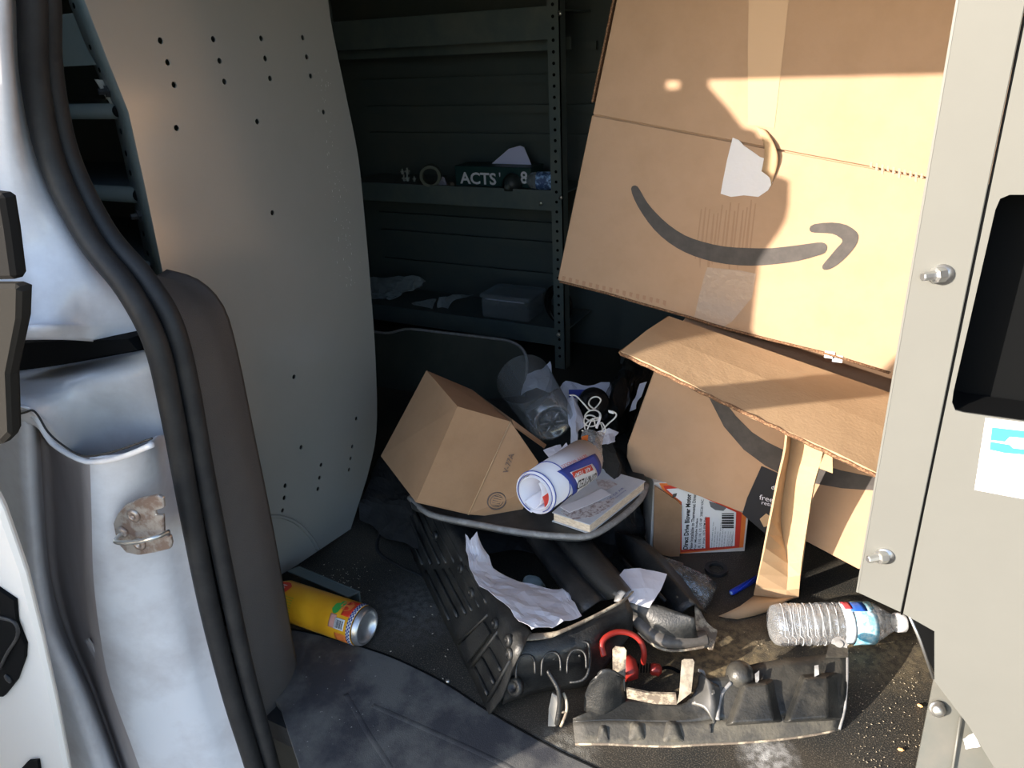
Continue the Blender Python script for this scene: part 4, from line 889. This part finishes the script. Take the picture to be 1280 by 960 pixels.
# continues right, under to the moulded tube
cr2 = []
for (a, b), (c, d) in zip([(742, 770), (765, 758), (790, 752), (820, 756), (845, 764), (868, 772)], [(752, 800), (770, 784), (792, 778), (818, 796), (845, 800), (872, 796)]):
    cr2.append([H(a, b, .10), H((a + c) / 2, (b + d) / 2, .085), H(c, d, .06)])
loft('cross_panel', cr2, blk, md, thick=.003, sub=3)
tube('moulded_bead', [H(790, 764, .075), H(800, 778, .07), H(812, 790, .065), H(828, 799, .06), H(848, 801, .056), H(868, 799, .052), H(882, 797, .05)], .012, mat('bead_plastic', (.12, .11, .10), .38, noise_amt=.6, scale=40, col2=(.07, .065, .06)), md, sub=5, seg=12, flat=.8)
tube('bead_lip', [H(798, 790, .06), H(812, 803, .055), H(830, 812, .05), H(852, 813, .048), H(884, 808, .045)], .0022, pale_edge, md, sub=4, seg=6)
loft('torn_lip', [[H(868, 757, .070), H(876, 765, .066)], [H(869, 775, .062), H(883, 778, .058)], [H(870, 792, .056), H(892, 786, .050)], [H(878, 800, .050), H(896, 790, .046)], [H(886, 812, .040), H(891, 812, .040)]], pale_edge, md, thick=.003, sub=3, smooth=False)
# arches
for cx in (658, 690, 722):
    cy = 832 - (cx - 658) * .10
    tube('arch_rib', [H(cx - 13, cy + 16, .084), H(cx - 12, cy - 2, .098), H(cx - 6, cy - 12, .105), H(cx + 4, cy - 13, .106), H(cx + 10, cy - 6, .101), H(cx + 11, cy + 10, .089)], .0018, blk, md, sub=4, seg=6)
    lathe('arch_boss', H(cx + 3, cy - 6, .094), Vector((0, -.8, .6)), [(0, .0025), (.003, .002)], blk, md, seg=8)
tube('arch_rib', [H(645, 812, .108), H(690, 806, .108), H(730, 802, .106), H(737, 812, .10), H(736, 838, .085), H(728, 850, .075), H(712, 853, .07)], .0022, blk, md, sub=4, seg=6)
lathe('boss', H(646, 858, .06), Vector((-.3, -.8, .5)), [(0, .014), (.008, .013), (.010, .008), (.002, .007)], blk, md, seg=16)
# clip hanging at the front
hg = [(684, 838, .085), (692, 850, .075), (698, 862, .065), (700, 880, .045), (696, 905, .015)]
tube('clip_leg', [H(a, b, h) for a, b, h in hg], .004, blk, md, sub=3, seg=6)
plate('clip_face', [H(a, b, h) for a, b, h in [(690, 866, .055), (699, 872, .05), (700, 884, .04), (694, 908, .012), (685, 908, .012), (686, 885, .035)]], .004, mat('pale_grey_clip', (.22, .215, .20), .5), md)
tube('clip_wire', [H(a, b, h) for a, b, h in [(704, 866, .055), (708, 876, .048), (708, 890, .034), (701, 908, .012)]], .0022, pale_edge, md, sub=3, seg=6)
tube('clip_wire', [H(698, 890, .033), H(708, 890, .034)], .0018, pale_edge, md, seg=6)
# raised block with rounded top
loft('raised_block', [[H(730, 888, .02), H(732, 866, .045), H(742, 850, .075), H(760, 858, .06)], [H(742, 892, .018), H(748, 860, .060), H(752, 838, .092), H(768, 840, .085)], [H(756, 896, .014), H(760, 862, .060), H(762, 840, .088), H(778, 846, .075)], [H(782, 880, .02), H(780, 865, .04), H(778, 850, .07), H(782, 848, .06)]], blk, md, thick=.003, sub=3)
# upright posts and the notch between them
plate('notch_post', [H(a, b, h) for a, b, h in [(766, 850, .060), (766, 812, .095), (770, 808, .098), (780, 809, .098), (783, 813, .095), (781, 864, .045)]], .004, pale_edge, md)
plate('notch_base', [H(a, b, h) for a, b, h in [(783, 861, .050), (812, 867, .045), (845, 868, .045), (846, 881, .028), (818, 880, .028), (784, 873, .034)]], .004, pale_edge, md)
plate('notch_post', [H(a, b, h) for a, b, h in [(849, 867, .045), (852, 826, .085), (856, 824, .088), (866, 824, .088), (868, 828, .085), (864, 866, .050), (846, 880, .03)]], .004, mat('worn_post', (.27, .24, .19), .7, noise_amt=.7, scale=60, col2=(.15, .13, .1)), md)
def Ht(a, b, h): return H(a, b, h * .62)
# front tray section
top = [(716, 898, .030), (760, 880, .038), (790, 874, .040), (830, 880, .038), (858, 878, .042), (878, 850, .075), (905, 846, .080), (935, 832, .084), (980, 824, .086), (1020, 820, .086), (1059, 814, .086)]
m1 = [(716, 900, .028), (760, 893, .030), (800, 893, .030), (838, 893, .030), (866, 888, .036), (884, 868, .058), (908, 872, .055), (938, 868, .058), (980, 866, .056), (1020, 862, .056), (1058, 858, .056)]
m2 = [(716, 903, .026), (760, 901, .026), (800, 902, .026), (840, 903, .026), (870, 902, .028), (890, 900, .030), (915, 900, .030), (945, 898, .030), (985, 895, .030), (1020, 890, .030), (1055, 884, .030)]
bt_ = [(719, 930, .002), (760, 930, .002), (800, 932, .002), (840, 933, .002), (870, 931, .002), (890, 930, .002), (915, 929, .002), (945, 927, .002), (985, 923, .002), (1020, 918, .002), (1048, 912, .002)]
rows = [[Ht(*p) for p in r] for r in (top, m1, m2)]
loft('front_tray', rows, mat('sunlit_tray_plastic', (.018, .019, .019), .36, noise_amt=.8, scale=18, col2=(.05, .048, .042), bump=.3, bscale=300), md, thick=.003, sub=3)  # sunlit copy of the black plastic, lightness put into its colour
ft = bpy.data.materials['sunlit_tray_plastic']
loft('bottom_flange', [[Ht(*p) for p in m2], [Ht((a[0] + b[0]) / 2, (a[1] + b[1]) / 2, (a[2] + b[2]) / 2) for a, b in zip(m2, bt_)], [Ht(*p) for p in bt_]], dust_edge, md, thick=.003, sub=2)
tube('flange_edge', [Ht(*p) for p in bt_], .002, pale_edge, md, sub=2, seg=6)
tube('tray_edge', [Ht(1059, 815, .086), Ht(1059, 845, .066), Ht(1056, 885, .030), Ht(1049, 912, .003)], .0022, rim_m, md, sub=3, seg=6)
def bump_(P, Q, m=ft, name='raised_pad'):
    # P base outline (px,h), Q raised outline
    P = [Ht(*p) for p in P]; Q = [Ht(*q) for q in Q]; k = len(P)
    o = mk(name, P + Q, [tuple(range(k, 2 * k))] + [(i, (i + 1) % k, (i + 1) % k + k, i + k) for i in range(k)], m, md); return bevel(o, .004, 3)
bump_([(905, 908, .022), (925, 850, .070), (968, 848, .070), (980, 903, .022)], [(914, 905, .045), (932, 856, .088), (958, 854, .088), (968, 902, .045)])
bump_([(977, 904, .022), (1000, 843, .072), (1048, 840, .072), (1052, 900, .018)], [(986, 902, .045), (1006, 848, .090), (1034, 846, .090), (1034, 898, .043)])
bump_([(785, 926, .008), (788, 902, .028), (803, 902, .028), (808, 926, .008)], [(790, 922, .018), (793, 906, .034), (799, 906, .034), (802, 922, .018)], dust_edge)
bump_([(828, 928, .008), (832, 900, .028), (848, 900, .028), (856, 928, .008)], [(833, 923, .020), (837, 905, .036), (844, 905, .036), (848, 923, .020)], dust_edge)
bump_([(745, 928, .006), (750, 906, .024), (758, 906, .024), (762, 928, .006)], [(749, 924, .012), (752, 910, .028), (756, 910, .028), (757, 924, .012)], dust_edge)
loft('curved_riser', [[Ht(862, 880, .040), Ht(872, 860, .062), Ht(874, 845, .080)], [Ht(880, 886, .048), Ht(884, 864, .072), Ht(878, 842, .090)], [Ht(890, 900, .035), Ht(892, 880, .060), Ht(888, 852, .086)], [Ht(892, 905, .026), Ht(900, 878, .050), Ht(900, 858, .066)]], mat('riser_plastic', (.07, .07, .067), .33, noise_amt=.5, scale=30, col2=(.04, .04, .038)), md, thick=.003, sub=4)
tube('curved_lip', [Ht(868, 880, .045), Ht(876, 868, .055), Ht(880, 852, .072), Ht(879, 840, .085), Ht(873, 838, .088)], .0025, rim_m, md, sub=4, seg=6)
tube('curved_lip', [Ht(897, 900, .036), Ht(899, 880, .05), Ht(904, 865, .062), (Ht(914, 853, .074))], .0030, rim_m, md, sub=4, seg=6)
cdm = Ht(928, 836, .085)
o = lathe('round_dome', cdm - Vector((0, 0, .02)), Vector((-.1, -.45, .9)), [(0, .021), (.012, .021), (.022, .019), (.030, .014), (.034, .007), (.035, .001)], ft, md, seg=28)
lathe('tab_ring', Ht(1049, 806, .088), Vector((0, -.5, .9)), [(0, .011), (.0025, .011), (.0025, .006), (.0045, .0055), (.0045, .001)], rim_m, md, seg=20, smooth=False)
plate('mounting_tab', [Ht(a, b, .085) for a, b in [(1032, 822), (1036, 806), (1044, 799), (1054, 800), (1060, 810), (1060, 822)]], .003, dust_edge, md, n=Vector((0, -.4, .9)))
plate('small_fin', [Ht(1018, 846, .085), Ht(1018, 832, .098), Ht(1023, 831, .10), Ht(1024, 843, .09)], .003, rim_m, md)
plate('small_fin', [Ht(945, 855, .080), Ht(944, 842, .092), Ht(949, 838, .095), Ht(949, 850, .085)], .003, rim_m, md)
tube('split_mark', [Ht(888, 905, .03), Ht(888, 916, .018)], .0016, seal_m, md, seg=5)
lathe('screw_dimple', Ht(891, 865, .075), Vector((-.2, -.5, .9)), [(0, .004), (.0015, .0038), (.001, .002)], blk, md, seg=12)

# red bungee cord
bc = root('red_bungee', 'red looped cord with red hook ends lying inside the black moulding', 'cord', H(790, 830, 0))
tube('loop', [H(a, b, h) for a, b, h in [(755, 820, .085), (752, 806, .096), (758, 796, .102), (772, 790, .102), (788, 792, .096), (800, 801, .086), (805, 815, .07), (804, 829, .046)]], .0042, red_m, bc, sub=5, seg=8)
lathe('hook_body', H(790, 850, .030), (H(784, 830, .046) - H(790, 850, .030)), [(0, .010), (.012, .014), (.026, .014), (.034, .008)], red_m, bc, seg=12)
lathe('hook_body', H(812, 836, .030), Vector((1, .3, 0)), [(0, .006), (.004, .009), (.014, .009), (.018, .004)], red_m, bc, seg=10)
for k in range(5): lathe('spring_coil', H(797 + k * 3.6, 835, .032), Vector((1, .3, 0)), [(0, .006), (.0008, .0075), (.002, .006)], dark_m, bc, seg=12)
tube('elastic', [H(822, 838, .02), H(835, 834, .015), H(850, 840, .010)], .0025, dark_m, bc, sub=3, seg=6)

# papers inside the moulding
pr_ = [[H(583, 668, .175), H(588, 676, .172), H(597, 664, .178), H(607, 690, .155)],
       [H(584, 700, .172), H(592, 714, .165), H(603, 700, .16), H(620, 718, .13)],
       [H(598, 732, .168), H(615, 735, .155), H(630, 722, .13), H(655, 728, .11)],
       [H(624, 748, .165), H(650, 742, .14), H(672, 735, .11), H(692, 738, .10)],
       [H(650, 775, .158), H(668, 765, .14), H(700, 750, .11), H(708, 735, .10)],
       [H(664, 786, .148), H(690, 783, .14), H(712, 775, .13), H(726, 768, .125)]]
o = tag(crumple('crumpled_paper', pr_, paper, amp=.0045, sub=5, seed=21, freq=45, base=pr_[3][1]), 'large crumpled white paper lying inside the black moulding', 'paper')
tag(loft('green_tinted_cup', [[H(652, 735, .05), H(655, 722, .065), H(662, 719, .068)], [H(662, 736, .05), H(668, 722, .062), H(674, 722, .062)], [H(676, 740, .045), H(680, 730, .05), H(682, 735, .048)]], mat('pale_green', (.18, .22, .22), .3), thick=.001, sub=3, base=H(665, 735, .03)), 'pale green plastic piece poking above the crumpled paper', 'plastic piece')
pp_ = [[H(768, 728, .11), H(780, 712, .11), H(800, 710, .112), H(834, 718, .105)], [H(774, 742, .11), H(790, 736, .113), H(806, 734, .112), H(826, 738, .105)], [H(786, 752, .11), H(792, 754, .108), H(806, 758, .106), H(812, 760, .105)]]
tag(crumple('white_paper_piece', pp_, paper, amp=.002, sub=4, seed=31, base=pp_[1][1]), 'small flat white paper piece on the right arm of the moulding', 'paper')

# crushed clear bottle base behind
cbm = root('crushed_bottle', 'crushed dark clear bottle lying left of the black rubber ring', 'bottle', H(845, 725, 0))
Vc, Fcx = lathe_g(H(812, 700, .05), (H(868, 735, .02) - H(812, 700, .05)), [(0, .012), (.02, .020), (.05, .026), (.055, .024), (.06, .026), (.08, .028), (.085, .026), (.09, .028), (.115, .026), (.12, .018), (.121, .002)], 24)
Vc = [v + noise.noise_vector(v * 45) * .006 for v in Vc]
for v in Vc: v.z = max(v.z, .001)
mk('body', Vc, Fcx, clear('dark_clear', (.75, .78, .78), gloss=.3, bump=1, bscale=120, haze=.05), cbm, smooth=True)
lathe('cap', H(812, 700, .05) - (H(868, 735, .02) - H(812, 700, .05)).normalized() * .012, (H(868, 735, .02) - H(812, 700, .05)), [(0, .011), (.012, .012)], clear_b, cbm, seg=16)
o = ring('rubber_ring', 'black rubber ring lying flat in front of the motor carton', 'ring', H(895, 713, .001), Vector((0, 0, 1)), .020, .013, .006, seal_m)
# blue pen
pn = root('blue_pen', 'blue pen lying on the floor left of the hanging cardboard strip', 'pen', H(928, 735, 0))
pa, pb = H(914, 741, .006), H(948, 722, .006)
lathe('barrel', pa, pb - pa, [(0, .0048), (.002, .0052), ((pb - pa).length, .0052)], pen_m, pn, seg=12)
lathe('end_plug', pa - (pb - pa).normalized() * .002, pb - pa, [(0, .003), (.003, .0035)], mat('pale_blue', (.25, .4, .8), .3), pn, seg=12)
tube('clip', [pa + Vector((.01, -.0, .007)), pb + Vector((0, 0, .007))], .001, pen_m, pn, seg=5)

# water bottle
wb = root('water_bottle', 'clear ribbed water bottle with blue label and white cap on the floor at right', 'bottle', H(1045, 800, 0))
w0 = PZ(962, 781, .032); w1 = PZ(1128, 778, .032); dw = (w1 - w0).normalized(); LW = (w1 - w0).length
prof = [(.0, .010), (.002, .024), (.006, .0295), (.014, .032)]
s_ = .02
while s_ < LW * .56: prof += [(s_, .0322), (s_ + .003, .0305), (s_ + .006, .0322)]; s_ += .0095
prof += [(LW * .58, .031), (LW * .60, .0315), (LW * .76, .0315), (LW * .79, .030), (LW * .87, .020), (LW * .93, .0125), (LW * .945, .0125)]
V, Fc = lathe_g(w0, dw, prof, 40); V = [v + noise.noise_vector(v * 55) * .0022 * min(1, abs((v - w0).dot(dw)) * 30) for v in V]
for v in V: v.z = max(v.z, .0008)
mk('bottle_body', V, Fc, clear_b, wb, smooth=True)
for k in range(9):
    s1_ = .02 + k * .0115; xx_, yy_ = frame(dw)
    tube('rib_ring', [w0 + dw * (s1_ + .006 * math.sin(a * .8)) + (xx_ * math.cos(a) + yy_ * math.sin(a)) * .0318 for a in [i * math.pi / 16 for i in range(32)]], .0007, clear('rib_clear', (.95, .97, 1), .7, .3, 60, .6) if k == 0 else bpy.data.materials['rib_clear'], wb, seg=5, closed=True)
Vl, Fl = lathe_g(w0, dw, [(LW * .52, .0324), (LW * .60, .0325), (LW * .76, .0325)], 48, cap=False)
def seg_label(name, s0, s1, a0, a1, m, r=.0326):
    xx_, yy_ = frame(dw); rows = [[w0 + dw * (s0 + (s1 - s0) * j / 3) + (xx_ * math.cos(a0 + (a1 - a0) * i / 14) + yy_ * math.sin(a0 + (a1 - a0) * i / 14)) * r for i in range(15)] for j in range(4)]
    for rr_ in rows:
        for p in rr_: p.z = max(p.z, .0006)
    return loft(name, rows, m, wb, thick=.0002)
xx_, yy_ = frame(dw); tc = (CAM - (w0 + dw * LW * .65)); a_c = math.atan2(tc.dot(yy_), tc.dot(xx_)); a_up = math.atan2(Vector((0, 0, 1)).dot(yy_), Vector((0, 0, 1)).dot(xx_))
sg = 1 if ((a_up - a_c + math.pi) % (2 * math.pi) - math.pi) > 0 else -1
lw_ = mat('label_white', (.75, .80, .84), .3, noise_amt=.5, scale=200, col2=(.45, .62, .75))
seg_label('label', LW * .52, LW * .60, a_c - 1.2, a_c + 1.2, lw_)
seg_label('label', LW * .60, LW * .76, a_c - 1.7, a_c + 1.5, mat('label_cyan', (.20, .62, .82), .3, noise_amt=.7, scale=130, col2=(.65, .85, .92)))
seg_label('label', LW * .585, LW * .70, a_c + sg * .55, a_c + sg * 1.3, mat('label_blue', (.03, .13, .55), .3), .0329)
seg_label('label', LW * .54, LW * .60, a_c + sg * .7, a_c + sg * 1.35, mat('label_red', (.55, .06, .08), .3), .0331)
lathe('cap', w0 + dw * LW * .945, dw, [(0, .0145), (.002, .015), (.013, .015), (.015, .013)], white_m, wb, seg=24)

# yellow drink can
c0, c1 = PZ(352, 748, .034), PZ(456, 783, .034); 
c0.z = c1.z = .034; dca = (c1 - c0).normalized(); LC = (c1 - c0).length
cn = root('drink_can', 'yellow and orange tall drink can lying on the floor beside the pillar', 'can', (c0 + c1) / 2 - Vector((0, 0, .034)))
RC = .033
lathe('can_body', c0 - dca * .004, dca, [(0, .026), (.003, .030), (.012, RC), (LC - .006, RC), (LC - .001, .0318)], can_y, cn, seg=48, cap=False)
lathe('can_end', c0 + dca * (LC - .0035), dca, [(0, .0318), (.006, .0305), (.009, .0285), (.0095, .0265), (.006, .0255), (.0, .022), (-.004, .012), (-.0045, .0008)], alu, cn, seg=48, cap=False)
xc, yc = frame(dca); tcc = CAM - c0; acn = math.atan2(tcc.dot(yc), tcc.dot(xc)); aup = math.atan2(yc.z, xc.z)
sgc = 1 if ((aup - acn + math.pi) % (2 * math.pi) - math.pi) > 0 else -1
def cpt(s, a, r=RC + .0006): a = acn + sgc * a; return c0 + dca * s + (xc * math.cos(a) + yc * math.sin(a)) * r
def cpatch(name, s0, s1, a0, a1, m, r=RC + .0005): return loft(name, [[cpt(s0 + (s1 - s0) * j / 5, a0 + (a1 - a0) * i / 10, r) for i in range(11)] for j in range(6)], m, cn, thick=.0002)
def cblob(name, s, a, rs, ra, m, r=RC + .0008):
    pts = [cpt(s + rs * math.cos(t * .3927) * (1 + .12 * math.sin(t * 2.3)), a + ra * math.sin(t * .3927), r) for t in range(16)]; V = [cpt(s, a, r)] + pts
    return mk(name, V, [(0, i + 1, (i + 1) % 16 + 1) for i in range(16)], m, cn)
LCb = LC - .006
cpatch('red_band', LCb - .024, LCb - .007, .15, 1.2, can_r); cpatch('red_band', LCb - .03, LCb - .008, -1.3, -.75, orange)
cblob('red_badge', .016, .62, .013, .36, can_r); text('print', 'H', None, None, None, .008, white_m, cn, fmap=lambda u, v: cpt(.012 + v, .52 + u / RC, RC + .0012))
cblob('green_mark', LCb - .037, .42, .007, .30, can_g); cblob('orange_fruit', LCb - .022, .70, .011, .34, orange); cblob('green_mark', LCb - .032, .70, .005, .25, can_g)
cpatch('pink_panel', LCb - .042, LCb - .030, -.55, .10, mat('pink', (.72, .35, .28), .3))
cpatch('barcode_field', LCb - .031, LCb - .012, -.55, -.02, white_m, RC + .0009)
for k in range(9): cpatch('barcode_bar', LCb - .028 + k * .0016, LCb - .0275 + k * .0016 + .0003 * (k % 3), -.48, -.1, blackp, RC + .0013)
for row in range(3):
    for k in range(34):
        if (k + row) % 2: cpatch_a = -1.5 + k * .09; V = [cpt(LCb - .007 + row * .0025 + ds, cpatch_a + da, RC + .0009) for ds, da in ((0, 0), (.0025, 0), (.0025, .09), (0, .09))]; mk('check_square', V, [(0, 1, 2, 3)], blue, cn)
cpatch('check_band', LCb - .007, LCb + .0006, -1.5, 1.5, white_m, RC + .0004)
for k in range(7): text('print', 'NECTAR MANGO JUICE DRINK', None, None, None, .0022, can_g, cn, width=.030, fmap=lambda u, v, k=k: cpt(.018 + u, .12 - k * .12 + v / RC, RC + .0012))
# grey angle strip behind can
a0, a1 = H(372, 708, .05), H(448, 740, .05)
o = root('metal_angle', 'dark grey metal angle strip lying behind the yellow can', 'metal strip', H(410, 735, 0))
da = (a1 - a0); 
hx('upright', a0, da, Vector((.001, .003, 0)), Vector((0, 0, -.045)), green_m, o, bv=.001)
hx('ledge', a0, da, Vector((-.010, -.016, -.001)), Vector((0, 0, -.003)), green_m, o, bv=.001)

# ================================================================== RIGHT PANEL (near shelf unit)
YR = .75
rp = root('grey_shelf_cabinet', 'light grey steel cabinet side with bolted flange and black opening, right edge', 'cabinet', (.25, YR, .1))
def y(pts, Y=YR): return [PY(a, b, Y) for a, b in pts]
hole = y([(1262, 243), (1300, 243), (1420, 258), (1420, 548), (1290, 527), (1205, 515), (1194, 512), (1190, 502), (1192, 488), (1244, 262), (1250, 248)])
mainp = y([(1289, -20), (1500, -20), (1500, 1090), (1300, 1040), (1245, 962), (1210, 905), (1168, 850), (1168, 788), (1129, 766)])
poly_hole('side_panel', mainp, hole, YR, .003, panel_lit, rp)
hole2 = [p + Vector((0, .012, 0)) for p in hole]
plate('opening_back', y([(1180, 230), (1430, 235), (1430, 560), (1180, 530)], YR + .05), .003, dark_m, rp, n=Vector((0, 1, 0)))
loft('opening_return', [[p for p in hole + [hole[0]]], [p + Vector((0, .045, 0)) for p in hole + [hole[0]]]], dark_m, rp)
flp_ = y([(1199, -25), (1288, -25), (1126, 766), (1070, 740)], YR - .004)
o = plate('bolted_flange', flp_, .003, panel_lit, rp, n=Vector((0, 1, 0)), bv=.0008)
tube('seam', y([(1290, -25), (1127, 768)], YR - .001), .0011, dark_m, rp, seg=6)
plate('flange_return', [flp_[0], flp_[3], flp_[3] + Vector((.006, .03, 0)), flp_[0] + Vector((.006, .03, 0))], .002, panel_lit, rp)
for a, b in ((1178, 343), (1106, 695)):
    c = PY(a, b, YR - .004); q = Vector((-.75, -.65, .0))
    lathe('washer', c, (0, -1, 0), [(0, .0095), (.0015, .0095)], bolt_m, rp, seg=20)
    lathe('bolt', c, q, [(.0, .0075), (.008, .0075), (.009, .0045), (.020, .0040), (.021, .003)], bolt_m, rp, seg=8, smooth=False)
stk = plate('paper_sticker', y([(1232, 522), (1420, 545), (1420, 650), (1218, 612)], YR - .0022), .0004, white_m, rp, n=Vector((0, -1, 0)))
plate('print', y([(1240, 534), (1300, 541), (1300, 549), (1262, 546), (1256, 552), (1238, 550)], YR - .0028), .0003, cyan, rp, n=Vector((0, -1, 0)))
plate('print', y([(1238, 552), (1262, 556), (1266, 560), (1300, 564), (1300, 570), (1255, 566), (1237, 562)], YR - .0028), .0003, cyan, rp, n=Vector((0, -1, 0)))
for k in range(3): plate('print', y([(1235 + k * 1, 575 + k * 9), (1300, 584 + k * 9), (1300, 586 + k * 9), (1235, 577 + k * 9)], YR - .0028), .0003, mat('grey_print', (.45, .5, .55), .5) if k == 0 else bpy.data.materials['grey_print'], rp, n=Vector((0, -1, 0)))
plate('dark_gap_plate', y([(1134, 766), (1172, 786), (1172, 850)], YR + .03), .003, dark_m, rp, n=Vector((0, 1, 0)))  # near-black plate stands in for the shade inside the open notch
tube('gap_edge', y([(1136, 768), (1150, 800), (1167, 848)], YR + .004), .0018, bolt_m, rp, seg=6)
# post standing on the floor behind the cabinet corner
ps = root('support_leg', 'grey steel support leg with bolt below the cabinet corner', 'leg', PZ(1150, 960, 0))
YQ = .90
lg = [PZ(1140, 985, .001), PY(1170, 835, .86), PY(1260, 870, .86), PZ(1290, 1020, .001)]
plate('leg_plate', lg, .003, mat('leg_grey', (.10, .105, .095), .45, noise_amt=.5, scale=20, col2=(.13, .125, .11)), ps)
nlg = newell([Vector(p) for p in lg]); 
if nlg.dot(CAM - lg[0]) < 0: nlg = -nlg
lathe('bolt', PP(1172, 886, lg[0], nlg), nlg, [(0, .010), (.002, .010), (.002, .0085), (.007, .0075), (.009, .004)], bolt_m, ps, seg=20)
tube('leg_fold', [PP(1200, 895, lg[0], nlg) + nlg * .003, PP(1188, 975, lg[0], nlg) + nlg * .003], .0015, panel_lit, ps, seg=6)
tag(crumple('paper_tuft', [[PP(1200, 920, lg[0], nlg) + nlg * .01, PP(1216, 912, lg[0], nlg) + nlg * .012], [PP(1204, 932, lg[0], nlg) + nlg * .008, PP(1222, 928, lg[0], nlg) + nlg * .008]], white_m, amp=.003, sub=4, base=PP(1204, 932, lg[0], nlg)), 'tiny white scrap behind the cabinet edge at the bottom right', 'scrap')

# ================================================================== GRIT
def chips(name, spots, smin, smax, m, label, cat):
    V = []; Fc = []
    for (a, b) in spots:
        p = PZ(a, b, .0012); s = random.uniform(smin, smax); an = random.random() * 6.28; k = len(V)
        d1 = Vector((math.cos(an), math.sin(an), 0)) * s; d2 = Vector((-math.sin(an), math.cos(an), 0)) * s * random.uniform(.3, .7)
        V += [p - d1, p + d2, p + d1, p - d2, p + Vector((0, 0, s * .4)), p - Vector((0, 0, .0008))]
        Fc += [(k, k + 1, k + 4), (k + 1, k + 2, k + 4), (k + 2, k + 3, k + 4), (k + 3, k, k + 4), (k + 1, k, k + 5), (k + 2, k + 1, k + 5), (k + 3, k + 2, k + 5), (k, k + 3, k + 5)]
    return tag(mk(name, V, Fc, m, base=PZ(spots[0][0], spots[0][1], 0)), label, cat, kind='stuff')
sp_ = [(random.gauss(430, 22), random.gauss(722, 14)) for _ in range(60)] + [(random.gauss(560, 40), random.gauss(800, 30)) for _ in range(30)]
chips('pale_crumbs', sp_, .0006, .0022, mat('crumb', (.55, .50, .40), .8), 'pale crumbs scattered on the dark mat beside the yellow can', 'crumbs')
chips('sill_crumbs', [(random.gauss(430, 40), random.gauss(880, 40)) for _ in range(40)], .0005, .0014, mat('crumb2', (.4, .4, .38), .8), 'fine pale dust specks on the door sill', 'crumbs')
chips('sunlit_grit', [(random.uniform(1060, 1150), random.uniform(840, 965)) for _ in range(170)] + [(random.uniform(880, 1150), random.uniform(790, 830)) for _ in range(50)], .0005, .0016, mat('grit', (.42, .36, .26), .8), 'fine tan grit on the sunlit mat by the support leg', 'grit')
for k, (a, b, lb) in enumerate([(1150, 882, 'topmost'), (1126, 937, 'middle'), (1137, 968, 'lowest')]):
    p = PZ(a, b, .003); V, Fc = lathe_g(p, Vector((1, .4 * k - .3, .1)), [(-.004, .0004), (-.002, .0022), (.002, .002), (.004, .0004)], 7); tag(mk('wood_chip', V, Fc, mat('chip', (.75, .42, .18), .6) if k == 0 else bpy.data.materials['chip'], base=p), lb + ' of the three orange wood chips on the sunlit mat by the support leg', 'wood chip', 'orange wood chips')
